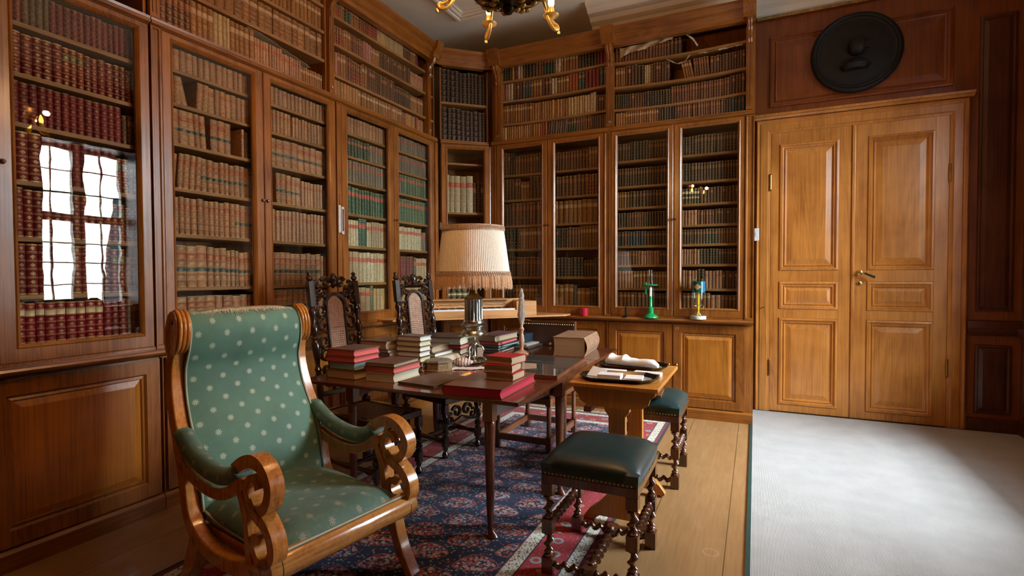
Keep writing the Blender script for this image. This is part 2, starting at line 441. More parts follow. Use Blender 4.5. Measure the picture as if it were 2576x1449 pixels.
# window wall with deep reveals
mb = MB(); yy = YR
for y0, y1, p in sorted(WIN):
    mb.box(XR, XR + .48, yy, y0, 0, ZC); mb.box(XR, XR + .48, y0, y1, 0, WZ0); mb.box(XR, XR + .48, y0, y1, WZ1, ZC); yy = y1
mb.box(XR, XR + .48, yy, YB, 0, ZC)
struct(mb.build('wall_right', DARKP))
for i, (y0, y1, p) in enumerate(WIN):
    w = MB(); xf = XR + .40; t = .045; yc = (y0 + y1) / 2; zt = 2.28
    w.box(xf, xf + .06, y0, y0 + t, WZ0, WZ1); w.box(xf, xf + .06, y1 - t, y1, WZ0, WZ1)
    w.box(xf, xf + .06, y0 + t, y1 - t, WZ0, WZ0 + t); w.box(xf, xf + .06, y0 + t, y1 - t, WZ1 - t, WZ1)
    w.box(xf - .02, xf + .06, yc - .075, yc + .075, WZ0 + t, WZ1 - t)
    for a, b in ((y0 + t, yc - .075), (yc + .075, y1 - t)):
        w.box(xf, xf + .06, a, b, zt - .06, zt + .06)
        w.box(xf + .02, xf + .04, (a + b) / 2 - .01, (a + b) / 2 + .01, WZ0 + t, WZ1 - t)
        for z in (1.32, 1.62, 1.92, 2.64, 2.97): w.box(xf + .02, xf + .04, a, b, z - .009, z + .009)
    wo = struct(w.build('window_%d' % (i + 1), plain('window_paint_%d' % i, (.45, .44, .40), .5)))
    g = MB(); g.box(xf + .044, xf + .047, y0 + t, y1 - t, WZ0 + t, WZ1 - t); g.build('pane', CLEAR, wo)
# panels and dado on the dark wall pieces
mb = MB()
mb.loops((5.05, 5.95, .14, .80), [(0, 0), (.02, .02), (.05, .006), (.09, .022)], True, 0, Matrix.Translation((XR - .001, 0, 0)) @ Matrix.Rotation(PI / 2, 4, 'Z'))
mb.box(XR - .035, XR, 5.0, YB, .86, .93); mb.box(XR - .025, XR, 5.0, YB, 0, .11)
mb.loops((5.05, 5.95, 1.05, 3.5), [(0, 0), (.02, .02), (.05, .006), (.09, .022)], True, 0, Matrix.Translation((XR - .001, 0, 0)) @ Matrix.Rotation(PI / 2, 4, 'Z'))
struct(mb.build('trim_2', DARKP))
# ceiling moulding frame, cove and crown
def profx(mb, poly, x0, x1, mi=0):
    """outline in y-z run along x"""
    n = len(poly); vs = [(x0, *p) for p in poly] + [(x1, *p) for p in poly]
    return mb.add(vs, [tuple(range(n)), tuple(range(2 * n - 1, n - 1, -1))] + [(i, (i + 1) % n, n + (i + 1) % n, n + i) for i in range(n)], mi)
mb = MB()
for o0, o1, h in ((0, .035, .02), (.035, .075, .045), (.085, .12, .03), (.125, .15, .018)):
    a0, a1, b0, b1 = -3.02 + o0, 1.35 - o0, -1.6 + o0, 5.08 - o0; wd = o1 - o0
    mb.box(a0, a0 + wd, b0, b1, ZC - h, ZC - .0005); mb.box(a1 - wd, a1, b0, b1, ZC - h, ZC - .0005)
    mb.box(a0 + wd, a1 - wd, b0, b0 + wd, ZC - h, ZC - .0005); mb.box(a0 + wd, a1 - wd, b1 - wd, b1, ZC - h, ZC - .0005)
struct(mb.build('trim_3', PLASTER, bev=.006))
mb = MB()
cr = [(5.30, ZC), (5.30, ZC - .03), (5.36, ZC - .045), (5.40, ZC - .085), (5.47, ZC - .095), (5.50, ZC - .13), (5.56, ZC - .15), (5.60, ZC - .19), (YB, ZC - .21), (YB, ZC)]
profx(mb, cr, -1.62, -.02)
cr2 = [(5.62, ZC), (5.62, ZC - .03), (5.68, ZC - .045), (5.72, ZC - .085), (5.80, ZC - .095), (5.86, ZC - .14), (5.92, ZC - .16), (5.96, ZC - .20), (YB, ZC - .205), (YB, ZC)]
profx(mb, cr2, -.02, XR)
struct(mb.build('trim_4', PLASTER))
mb = MB()                                     # gilded rope moulding under the crown
n = 150
mb.box(.0, XR, YB - .03, YB, ZC - .235, ZC - .206)
for i in range(n):
    x = .005 + i * .0142
    mb.tube([(x, YB - .035, ZC - .233), (x + .009, YB - .038, ZC - .209)], .0052, 5, 1)
struct(mb.build('trim_5', [REDP, GILT]))

# ------------------------------------------------------------ bookcases
class Fr:
    def __init__(s, ox, oy, dx, dy):
        l = math.hypot(dx, dy); s.o = Vector((ox, oy, 0)); s.rz = math.atan2(dy, dx); s.D = Vector((dx / l, dy / l, 0)); s.Y = Vector((-dy / l, dx / l, 0))
    def at(s, x, y=0, z=0): return s.o + s.D * x + s.Y * y + Vector((0, 0, z))
FL, FRR, FC = Fr(-3.25, 0, 0, 1), Fr(0, 5.40, 1, 0), Fr(-3.24, 5.02, .43, .40)
ZT = 2.905
def quadloops(mb, rl, fill=False, mi=0):
    vs = []
    for x0, x1, z0, z1, y in rl: vs += [(x0, y, z0), (x1, y, z0), (x1, y, z1), (x0, y, z1)]
    fs = []
    for i in range(len(rl) - 1):
        for j in range(4):
            k = (j + 1) % 4; fs.append((i * 4 + j, i * 4 + k, i * 4 + 4 + k, i * 4 + 4 + j))
    if fill: o = (len(rl) - 1) * 4; fs.append((o, o + 1, o + 2, o + 3))
    mb.add(vs, fs, mi)
def glass_door(par, a, b, gl, knob, xc, z0=1.0, z1=ZT, gz0=1.09, gz1=2.853, zk=1.97):
    """a, b: leaf; gl: glass x range; knob: x of the lock"""
    a, b, g0, g1, kx = a - xc, b - xc, gl[0] - xc, gl[1] - xc, (knob - xc if knob is not None else None)
    m = MB()
    z0 -= .985; z1 -= .985; gz0 -= .985; gz1 -= .985; zk -= .985
    quadloops(m, [(a, b, z0, z1, .028), (a, b, z0, z1, .004), (a + .005, b - .005, z0 + .005, z1 - .005, 0), (g0 - .022, g1 + .022, gz0 - .022, gz1 + .022, 0), (g0 - .016, g1 + .016, gz0 - .016, gz1 + .016, -.005),
                  (g0 - .008, g1 + .008, gz0 - .008, gz1 + .008, .002), (g0, g1, gz0, gz1, .012), (g0, g1, gz0, gz1, .030)])
    quadloops(m, [(a, b, z0, z1, .028), (g0, g1, gz0, gz1, .030)])
    d = m.build('door', OAK, par)
    p = MB(); p.box(g0 - .005, g1 + .005, .017, .020, gz0 - .005, gz1 + .005); p.build('pane', PANE, d)
    if kx is not None:
        k = MB(); Mx = Matrix.Translation((kx, 0, zk)) @ Matrix.Rotation(PI / 2, 4, 'X')
        k.lathe([(.013, -.001), (.0135, .003), (.009, .005), (.006, .012), (.010, .016), (.009, .021), (.003, .023)], 14, (0, 0, 0), 0, Mx); k.build('keyhole_knob', WALNUT, d, smooth=40)
    return d
def bookcase(fr, x0, x1, doors, shelves, label, posts=()):
    xc = (x0 + x1) / 2
    t = thing('bookcase', label, 'bookcase', fr.at(xc, 0, .985), fr.rz, 'glazed bookcases around the walls')
    a, b = x0 - xc, x1 - xc; H = ZT - .985
    m = MB(); m.box(a, b, .365, .38, .015, H); m.box(a, a + .018, .03, .365, .015, H); m.box(b - .018, b, .03, .365, .015, H)
    m.box(a, b, .0, .38, 0, .015); m.box(a, b, .03, .365, H - .02, H)
    m.build('carcass', OAK, t)
    for z in shelves:
        if z < 1.15: 
            m = MB(); m.box(a + .018, b - .018, .035, .364, .016, z - .985); m.build('bottom_board', SHELFW, t); continue
        m = MB(); m.box(a + .019, b - .019, .050, .364, z - .985 - .024, z - .985); m.build('shelf', SHELFW, t, bev=.003)
    for p0, p1 in posts:
        m = MB(); quadloops(m, [(p0 - xc, p1 - xc, 0.001, H, .03), (p0 - xc, p1 - xc, 0.001, H, -.008), (p0 - xc + .010, p1 - xc - .010, .02, H - .01, -.008), (p0 - xc + .016, p1 - xc - .016, .026, H - .016, .0)], True); m.build('pilaster', OAK, t)
    for d in doors: glass_door(t, *d, xc)
    return t
ZS = {'L0': [2.68, 2.43, 2.185, 1.90, 1.62, 1.33, 1.085], 'L1': [2.72, 2.51, 2.262, 1.98, 1.69, 1.35, 1.085], 'L2': [2.70, 2.495, 2.268, 1.98, 1.69, 1.355, 1.065], 'C': [2.71, 2.145, 1.62, 1.085],
      'R1': [2.565, 2.28, 1.985, 1.715, 1.398, 1.08], 'R2': [2.602, 2.338, 2.118, 1.912, 1.72, 1.52, 1.28, 1.085]}
bookcase(FL, .485, 1.93, [(.49, 1.205, (.565, 1.13), None), (1.215, 1.925, (1.302, 1.852), 1.245)], ZS['L0'], 'nearest glazed oak bookcase on the left wall, full of red volumes', [(1.932, 1.99)])
bookcase(FL, 1.992, 3.44, [(1.996, 2.712, (2.07, 2.628), 2.695), (2.718, 3.436, (2.793, 3.355), 2.737)], ZS['L1'], 'glazed oak bookcase behind the green armchair with pale calf volumes', [(3.442, 3.512)])
bookcase(FL, 3.514, 4.952, [(3.518, 4.232, (3.588, 4.152), 4.215), (4.238, 4.948, (4.315, 4.872), 4.255)], ZS['L2'], 'glazed oak bookcase nearest the corner on left wall with green volumes', [(4.954, 5.012)])
corner_case = bookcase(FC, .022, .585, [(.03, .578, (.102, .515), None)], ZS['C'], 'narrow glazed bookcase set diagonally in the corner behind the lampshade')
for ch_ in corner_case.children:
    if ch_.name.startswith('door'):               # the corner leaf stands slightly ajar, hinged on its left
        ch_.matrix_local = Matrix.Translation((-.2735, 0, 0)) @ Matrix.Rotation(-math.radians(5), 4, 'Z') @ Matrix.Translation((.2735, 0, 0))
bookcase(FRR, -2.705, -1.44, [(-2.70, -2.083, (-2.618, -2.152), -2.10), (-2.077, -1.444, (-1.992, -1.512), -2.055)], ZS['R1'], 'glazed oak bookcase right of the corner behind the lamp', [(-2.795, -2.707)])
bookcase(FRR, -1.372, -.088, [(-1.368, -.743, (-1.304, -.808), -.76), (-.737, -.092, (-.66, -.156), -.72)], ZS['R2'], 'glazed oak bookcase nearest the double door', [(-1.438, -1.374), (-.086, -.012)])

# seam moulding, upper open shelves and cornice
ZU = {'U1': [3.225, 3.46, 3.675], 'U2': [3.15, 3.415, 3.65], 'UC': [3.385], 'U3': [3.15, 3.41, 3.635], 'U4': [3.14, 3.37, 3.62]}
def upper(fr, x0, x1, shelves, label, posts, corn, sag=None):
    xc = (x0 + x1) / 2; a, b = x0 - xc, x1 - xc; Z0 = ZT
    t = thing('open_bookshelf', label, 'bookshelf', fr.at(xc, 0, Z0), fr.rz, 'open bookshelves above the glazed bookcases')
    m = MB(); m.box(a, b, .40, .415, 0.001, 1.0); m.box(a, b, .0, .40, .001, .042)
    m.box(a, a + .018, .02, .40, .042, 1.0); m.box(b - .018, b, .02, .40, .042, 1.0); m.build('carcass', OAK, t)
    m = MB(); profx(m, [(0, .002), (-.022, .010), (-.028, .022), (-.018, .030), (-.022, .044), (-.004, .050), (0.0, .050)], a, b); m.build('seam_moulding', OAKX, t)
    for z in shelves:
        m = MB(); z -= Z0
        if sag:
            n = 12; rs = []
            for i in range(n + 1):
                x = a + .019 + (b - a - .038) * i / n; dz = -sag * (1 - ((i / n) * 2 - 1) ** 2)
                rs.append([(x, .025, z - .024 + dz), (x, .399, z - .024 + dz), (x, .399, z + dz), (x, .025, z + dz)])
            m.rings(rs)
        else: m.box(a + .019, b - .019, .025, .399, z - .024, z)
        m.build('shelf', SHELFW, t)
    for p0, p1 in posts:
        p0 -= xc; p1 -= xc
        m = MB(); m.box(p0, p1, -.012, .05, .052, .82)
        for k in (.3, .7): 
            xx = p0 + (p1 - p0) * k; m.box(xx - .004, xx + .004, -.016, -.012, .08, .66)
        m.build('post', OAK, t)
        m = MB()                                   # scrolled bracket under the cornice block
        w0, w1 = p0 + .006, p1 - .006
        pts = smooth_path([(-.012, .67), (-.030, .70), (-.022, .74), (-.035, .79), (-.075, .83), (-.09, .87)], 4)
        rs = [[(w0, .02, p.y), (w1, .02, p.y), (w1, p.x, p.y), (w0 + (w1 - w0) * .7, p.x - .008, p.y), (w0 + (w1 - w0) * .5, p.x, p.y), (w0 + (w1 - w0) * .3, p.x - .008, p.y), (w0, p.x, p.y)] for p in pts]
        m.rings(rs); m.build('bracket', OAK, t)
        m = MB(); profx(m, [(.02, .872), (-.10, .872), (-.11, .91), (-.15, .955), (-.155, .985), (-.17, 1.03), (.02, 1.03)], p0 - .025, p1 + .025); m.build('cornice_block', OAK, t)
    m = MB(); profx(m, [(.02, .862), (-.045, .862), (-.05, .90), (-.085, .94), (-.09, .965), (-.125, .995), (-.13, 1.022), (.41, 1.022), (.41, 1.001), (.02, 1.001)], corn[0] - xc, corn[1] - xc); m.build('cornice', OAKX, t)
    return t
upper(FL, .47, 1.925, [3.225, 3.46, 3.675], 'open oak shelving above the nearest glazed bookcase at far left', [], (.47, 1.925))
u1 = upper(FL, 1.93, 3.362, ZU['U1'], 'open oak shelves above the green armchair with a strip of torn paper', [(1.93, 1.985)], (1.93, 3.362))
u2 = upper(FL, 3.364, 4.985, ZU['U2'], 'open oak shelves on the left wall nearest the corner', [(3.365, 3.42), (4.82, 4.878)], (3.364, 5.07))
uc = upper(FC, .022, .585, ZU['UC'], 'open corner shelving holding tall dark folio volumes', [], (-.05, .66))
u3 = upper(FRR, -2.76, -1.382, ZU['U3'], 'open oak shelves right of the corner with mixed coloured books', [(-2.72, -2.635)], (-2.86, -1.382), .012)
u4 = upper(FRR, -1.38, -.012, ZU['U4'], 'open oak shelves next to the round relief above the door', [(-1.42, -1.34), (-.09, -.03)], (-1.38, -.012), .02)
for par, txt, x, z in ((u1, '9', 3.39, .09), (u2, '10', 4.85, .09), (u3, '11', -2.675, .09), (u4, '12', -1.38, .09)):
    fr = FL if par in (u1, u2) else FRR
    xc_ = (fr.D.dot(par.location - fr.o))
    text_mesh(txt, .030, INKW, par, (x - xc_, -.0175, z), (PI / 2, 0, 0))

# lower cabinets and ledges
def lower(fr, x0, x1, doors, label, number=None):
    xc = (x0 + x1) / 2; a, b = x0 - xc, x1 - xc
    t = thing('cabinet', label, 'cabinet', fr.at(xc, 0, 0), fr.rz, 'panelled cabinets under the ledge')
    m = MB(); m.box(a, b, .02, .44, .105, .935); m.build('body', OAK, t)
    m = MB(); profx(m, [(-.012, 0), (-.012, .085), (.0, .10), (.012, .105), (.44, .105), (.44, 0)], a, b); m.build('plinth', OAKX, t)
    prev = a
    for i, (d0, d1) in enumerate(doors):
        d0 -= xc; d1 -= xc
        m = MB(); quadloops(m, [(d0, d1, .112, .925, .02), (d0, d1, .112, .925, .0), (d0 + .075, d1 - .075, .19, .845, .0), (d0 + .085, d1 - .085, .20, .835, .014), (d0 + .10, d1 - .10, .215, .82, .008), (d0 + .105, d1 - .105, .22, .815, .016)], False)
        d = m.build('door', OAK, t)
        m = MB(); quadloops(m, [(d0 + .105, d1 - .105, .22, .815, .016), (d0 + .14, d1 - .14, .255, .78, .004), (d0 + .15, d1 - .15, .265, .77, .004)], True); m.build('panel', PANEL, d)
        kx = d1 - .03 if i == 0 and len(doors) > 1 else d0 + .03
        k = MB(); k.lathe([(.012, 0), (.006, .006), (.011, .014), (.004, .020)], 12, (0, 0, 0), 0, Matrix.Translation((kx, 0, .52)) @ Matrix.Rotation(PI / 2, 4, 'X')); k.build('knob', BRASSD, d, smooth=40)
    for p0 in (a,):
        m = MB(); m.box(p0, p0 + .004, -.002, .02, .11, .93)
        m.build('edge_bead', OAK, t)
    if number: text_mesh(number[0], .045, INKW, t, (number[1] - xc, -.0015, .872), (PI / 2, 0, 0))
    return t
lower(FL, .485, 1.13, [(.49, 1.125)], 'dark panelled oak cabinet door at the far left edge below the ledge')
lower(FL, 1.135, 1.96, [(1.16, 1.95)], 'panelled oak cabinet below the red volumes left of the armchair', ('6', 1.195))
lower(FL, 1.965, 3.475, [(1.99, 2.715), (2.72, 3.44)], 'panelled oak cabinet behind the green armchair')
lower(FL, 3.48, 4.985, [(3.51, 4.235), (4.24, 4.95)], 'panelled oak cabinet behind the cane-backed chairs')
lower(FC, .022, .585, [(.04, .565)], 'narrow panelled corner cabinet below the keyboard instrument')
lower(FRR, -2.785, -1.41, [(-2.69, -2.06), (-2.05, -1.44)], 'panelled oak cabinet behind the thick old book and leather chair')
lower(FRR, -1.405, -.012, [(-1.39, -.75), (-.735, -.085)], 'panelled oak cabinet next to the double door under the candles', ('11', -.70))
def ledge(fr, x0, x1, label):
    t = MB(); xc = (x0 + x1) / 2
    profx(t, [(0.0, .937), (-.020, .945), (-.035, .950), (-.055, .955), (-.065, .968), (-.06, .980), (-.05, .984), (.44, .984), (.44, .937)], x0 - xc, x1 - xc)
    o = t.build('ledge', OAKX); o.location = fr.at(xc, 0, 0); o.rotation_euler = (0, 0, fr.rz); return tag(o, label, 'ledge', 'wooden ledges between cabinets and bookcases')
ledge(FL, .485, 4.985, 'long polished oak ledge below the left wall bookcases'); ledge(FC, .022, .585, 'short oak ledge across the corner under the instrument'); ledge(FRR, -2.785, -.012, 'oak ledge on which the candles stand near the door')

# ------------------------------------------------------------ shelved books
S = {  # base, gilt, label, second label, words
 'red': ((.145, .007, .012), .9, None, None, 'crimson gilt-banded'), 'redp': ((.15, .008, .015), .45, None, None, 'plain crimson'),
 'redw': ((.20, .006, .018), .9, (.62, .50, .32), None, 'cream-labelled crimson'), 'redg': ((.18, .02, .01), 1.0, (.02, .06, .03), None, 'richly gilt red'),
 'brn': ((.085, .032, .014), .5, None, None, 'dark brown'), 'grb': ((.12, .075, .045), .25, None, None, 'dull grey-brown'),
 'calf': ((.36, .175, .092), .55, (.30, .085, .045), None, 'speckled calf'), 'calfb': ((.37, .185, .10), .55, (.32, .08, .04), (.02, .07, .075), 'calf blue-banded'),
 'pale': ((.42, .31, .185), .5, (.42, .07, .04), None, 'pale calf'), 'vell': ((.56, .47, .30), .4, (.50, .09, .06), None, 'cream vellum'), 'cream': ((.44, .30, .13), .25, None, None, 'cream'),
 'grn': ((.010, .080, .045), .55, (.42, .035, .03), None, 'red-labelled green'), 'grnl': ((.05, .115, .062), .6, (.40, .05, .03), None, 'light green'), 'grnd': ((.010, .045, .030), .6, (.30, .05, .02), None, 'dark green'),
 'gry': ((.17, .135, .10), .45, (.36, .06, .035), None, 'grey calf'), 'dk': ((.030, .014, .008), .28, None, None, 'tall dark leather'), 'dk2': ((.05, .022, .010), .55, (.16, .05, .02), None, 'dark leather'),
 'tan': ((.25, .105, .028), .3, (.42, .26, .13), None, 'tan'), 'tanl': ((.36, .17, .05), .15, None, None, 'light tan'), 'ora': ((.36, .085, .02), .2, None, None, 'orange'), 'pink': ((.34, .14, .11), .2, None, None, 'dusty pink'),
 'blu': ((.03, .06, .08), .5, (.10, .05, .03), None, 'blue-grey'), 'blk': ((.012, .010, .008), .75, None, None, 'black gilt'), 'bw': ((.02, .02, .015), 1.0, (.60, .55, .38), (.55, .52, .36), 'black and cream'),
 'wht': ((.50, .42, .28), .2, None, None, 'white'), 'mar': ((.13, .045, .02), .6, (.22, .05, .02), None, 'reddish brown')}
def R(s):
    """'style n width height ...' groups separated by commas; g = gap; lean in degrees optional"""
    out = []
    for g in s.split(','):
        p = g.split(); out.append((p[0], int(p[1]), float(p[2]), float(p[3]) if len(p) > 3 else .2, float(p[4]) if len(p) > 4 else 0))
    return out
D1 = 'nearest glass door at far left'; D2 = 'second glass door from left'; D3 = 'third glass door from left'; D4 = 'fourth glass door from left'; D5 = 'fifth glass door from left'
D6 = 'corner glass door'; D7 = 'glass door just right of lampshade'; D8 = 'glass door above the red candle'; D9 = 'glass door behind the green candlestick'; D10 = 'glass door nearest the double door'
ROWS = [  # frame, x range, spine y, [(z, row)], place
 (FL, 1.275, 1.90, .075, 'L0', D1, ['redp 3 1 .16,grb 4 1 .165,redp 14 1.1 .17', 'red 6 1.25 .205,redg 3 1.1 .20,red 6 1.1 .195,redg 2 .9 .185', 'redp 15 1.2 .205,brn 3 1 .17', 'red 4 1.7 .245,redp 8 1.15 .235,redg 2 .9 .20,brn 2 1 .18', 'red 2 1.2 .25,red 9 1.25 .24,redg 3 1 .21,brn 3 .9 .20', 'red 10 1.3 .26,redg 2 1 .25,grb 2 1.3 .20', 'red 1 1 .205,redw 8 1.35 .205,redw 1 1.3 .20,redp 3 1.2 .205,grb 1 1 .205,tan 1 2 .20']),
 (FL, 2.035, 2.68, .075, 'L1', D2, ['calf 14 1.1 .135,calf 2 1 .13', 'calf 3 1.1 .175,calf 1 1 .17 -13,g 1 1.3,calf 2 1.1 .175 4,calf 8 1.1 .17', 'calfb 3 1.7 .225,calfb 3 1.35 .215 -3,g 1 .9,calfb 3 1.6 .215,g 1 2.6,calf 1 .8 .20,brn 2 1 .19', 'calf 2 1 .215 5,g 1 .4,calf 4 1.15 .22 4,calfb 9 1.2 .215,brn 1 1 .19', 'calf 3 1 .235,calf 10 1.1 .235,calfb 4 1.1 .235', 'calfb 4 2.1 .27,calfb 3 1.4 .262,calfb 3 1.2 .25,calfb 2 1.6 .24,calf 1 1.2 .22', 'calfb 6 1.9 .205,calf 4 1.9 .20']),
 (FL, 2.755, 3.40, .075, 'L1', D3, ['calf 17 1 .13', 'calf 8 1 .17,g 1 .3,calf 11 1 .165', 'calfb 9 1.7 .205,brn 1 1 .18', 'calfb 2 1 .22,g 1 1.6,calfb 5 1.5 .225,calf 7 1 .20,brn 1 1.3 .16', 'calf 17 1.05 .235', 'calfb 11 1.4 .25,calf 2 1 .235', 'calfb 8 1.7 .23,calf 4 1.5 .22']),
 (FL, 3.55, 4.20, .075, 'L2', D4, ['calf 16 1 .15', 'grnd 10 1 .165,gry 6 1 .16', 'gry 16 1.1 .195', 'grn 5 1.4 .245,grn 10 1.15 .235', 'pale 3 1 .24,vell 4 1.1 .235,grn 2 1.7 .26,vell 2 1 .23,pale 6 1.2 .24', 'gry 2 1 .30,pale 4 1.3 .285,vell 8 1.4 .28', 'cream 3 1.8 .235,pale 3 1.6 .24,grnl 1 1 .26,cream 4 1.3 .23']),
 (FL, 4.275, 4.915, .075, 'L2', D5, ['gry 15 1 .15', 'gry 13 1 .165,gry 1 1 .16 -9', 'grnd 2 1 .20,gry 2 1 .195,grnl 9 1.1 .20', 'grnl 3 1 .21,grnl 11 1.1 .235', 'vell 7 1.3 .235,vell 3 1.1 .235,gry 3 1 .20', 'gry 2 1 .25,redp 5 1.2 .265,grnl 1 1 .26,pale 4 1.2 .25', 'cream 8 1.7 .22']),
 (FC, .07, .55, .08, 'C', D6, ['', 'pale 5 2.2 .42,brn 3 1.4 .36', 'brn 9 1.4 .25', 'bw 6 1.8 .27,dk 2 1.2 .26']),
 (FRR, -2.66, -2.12, .075, 'R1', D7, ['brn 3 1 .26,dk 2 1 .25,mar 7 1.1 .21,brn 4 .9 .22', 'brn 6 1 .24,tan 3 1 .20,brn 5 1.1 .25', 'brn 3 1 .25,mar 10 1.2 .26', 'blk 5 1.2 .235,tan 9 1 .24', 'dk2 6 1.1 .23,mar 8 1.2 .225', 'dk2 4 1.2 .22,tan 7 1.2 .225,brn 3 1 .22']),
 (FRR, -2.035, -1.475, .075, 'R1', D8, ['mar 12 1 .20,tan 5 1 .225', 'mar 3 1 .22,mar 7 1.4 .225,redg 5 1 .22', 'tan 9 1.8 .25,mar 1 1.6 .24', 'grnd 2 1 .22,blk 4 1 .215,mar 4 1.1 .225,tan 8 1.1 .24', 'blk 9 1.25 .21,dk2 4 1 .18,blk 3 1 .20', 'tan 4 1.8 .235,blu 1 1 .22,tan 2 1.4 .19,tan 1 1.8 .19,dk2 4 1 .20']),
 (FRR, -1.335, -.775, .075, 'R2', D9, ['dk2 5 1 .18,blk 6 1 .19,dk2 8 1 .175', 'dk2 20 1 .185', 'tan 4 1 .165,dk2 14 1.1 .165', 'blk 5 1 .15,mar 6 1 .155,blk 10 1 .15', 'grnd 3 1 .15,mar 1 1 .15,blu 6 1 .15,dk2 9 1 .145', 'mar 8 1 .145,calf 8 1 .145,dk2 4 1 .14', 'calf 6 1 .18,tan 6 1.1 .175,tan 6 1 .17', 'tan 5 1.2 .15,mar 6 1.2 .15,dk2 5 1 .14']),
 (FRR, -.70, -.12, .075, 'R2', D10, ['blk 5 1 .18,dk2 15 1 .185', 'blk 4 1 .18,dk2 17 1 .18', 'bw 7 1 .15,brn 13 1 .155', 'calf 6 1 .145,mar 6 1 .14,brn 9 1 .145', 'dk2 10 1 .145,grnd 4 1 .145,mar 8 1 .145', 'calf 8 1 .15,blk 6 1.1 .15,dk2 8 1 .145', 'calf 6 1 .18,blk 2 1.2 .19,calf 5 1.1 .175,brn 6 1 .17', 'cream 1 1 .155,tan 7 1.2 .15,calf 2 1.4 .13,mar 5 1.1 .13']),
 (FL, .53, 1.17, .075, 'L0', 'leftmost cropped glass door', ['redp 17 1 .165', 'red 16 1 .2', 'redp 16 1 .2', 'red 15 1 .24', 'red 15 1 .24', 'red 14 1 .25', 'redw 14 1 .2']),
 (FL, 1.955, 3.34, .05, 'U1', 'open shelves above the armchair', ['tan 22 1.1 .20', 'brn 6 1 .19,tan 30 1 .195', 'tan 26 1.1 .20', 'BOTTOM mar 1 1.3 .255,mar 6 1.6 .262,tan 4 1.7 .255,cream 4 1.3 .25,tan 5 1.6 .235,calf 10 1.1 .20,calf 8 1 .175,tan 10 1 .145']),
 (FL, 3.40, 4.815, .05, 'U2', 'open shelves above the cane-backed chairs', ['redg 7 1 .16,tan 3 1 .17,mar 6 1 .165,pink 3 1.3 .17,tan 4 1 .16,brn 16 1.05 .165,calf 8 1 .15', 'pink 4 1.1 .20,tan 3 1.2 .21,mar 3 1 .21,redg 4 1 .20,tan 2 1.2 .22,brn 14 1 .21,dk2 9 1 .18,tan 8 1 .17', 'brn 3 1 .16,redg 3 1 .16,tan 2 1 .17,grnd 2 1.4 .17,tan 4 1 .17,redg 9 1 .175,cream 14 1 .17,dk2 4 1 .15,tan 3 1 .15,redp 2 1 .15 -8,g 1 3', 'BOTTOM tanl 10 1.7 .165,tan 12 1.7 .165,ora 1 1.2 .165,tan 5 1.4 .165,redg 3 1 .15,tanl 6 1.2 .155,redp 1 1.2 .16,ora 1 1 .16,tanl 4 1.2 .15']),
 (FC, .045, .565, .05, 'UC', 'open corner shelf', ['dk 4 1.25 .37,dk 7 1.15 .355', 'BOTTOM dk 4 1.5 .38,dk 6 1.3 .36']),
 (FRR, -2.72, -1.43, .05, 'U3', 'open shelves right of the corner', ['grnd 2 1 .19,pink 2 1 .19,wht 2 1 .20,brn 3 1.1 .2,blu 3 1 .19,tan 4 1 .2,brn 3 1 .19,wht 2 1 .18,tan 4 1 .18,ora 3 1 .19,grnd 2 1 .19,redp 4 1.1 .20,blu 2 1 .2', 'cream 1 1 .2,tan 14 1 .21,tanl 14 1 .2,cream 8 1 .2,wht 2 1.2 .21,brn 4 1 .17', 'grnd 3 1 .19,blk 3 1 .2,cream 1 1 .2,redp 1 1 .19,wht 2 1 .2,blk 4 1.2 .19,mar 3 1 .2,grnd 4 1 .2,wht 2 1 .2,tan 6 1 .18,blk 6 1 .18,redp 3 1 .17', 'BOTTOM cream 4 1.2 .165,tanl 14 1 .16,ora 4 1 .16,grb 8 1 .16 4,grnd 5 1 .16 3,mar 6 1 .165,grb 6 1 .16']),
 (FRR, -1.335, -.10, .05, 'U4', 'open shelves beside the round relief', ['blk 6 1 .16,brn 6 1.1 .16,blk 10 1 .155,mar 22 1 .17,brn 5 1.1 .18', 'tan 4 1 .20,brn 4 1.2 .21,blk 2 1.3 .2,cream 3 .8 .19,brn 7 1 .20,g 1 5.5,tan 4 1 .18 -12,mar 6 1 .18 -5,brn 12 1 .17', 'blk 3 1 .14,mar 22 1 .13,g 1 20', '', 'BOTTOM tanl 4 1 .15,tan 14 1 .155,blk 7 1 .15,mar 18 1 .155,blk 3 1 .15,blu 4 1.3 .16']),
]
for r in ROWS:
    if r[4] == 'U4': r[6][0], r[6][1], r[6][2], r[6][3] = r[6][0], r[6][1], r[6][2], r[6][3]
ORD = ['first', 'second', 'third', 'fourth', 'fifth', 'sixth', 'seventh', 'eighth', 'ninth', 'tenth', 'eleventh', 'twelfth', 'thirteenth', 'fourteenth', 'fifteenth', 'sixteenth', 'seventeenth', 'eighteenth', 'nineteenth', 'twentieth']
TOPW = ['top', 'second', 'third', 'fourth', 'fifth', 'sixth', 'seventh', 'eighth']
books = []
rb = random.Random(5)
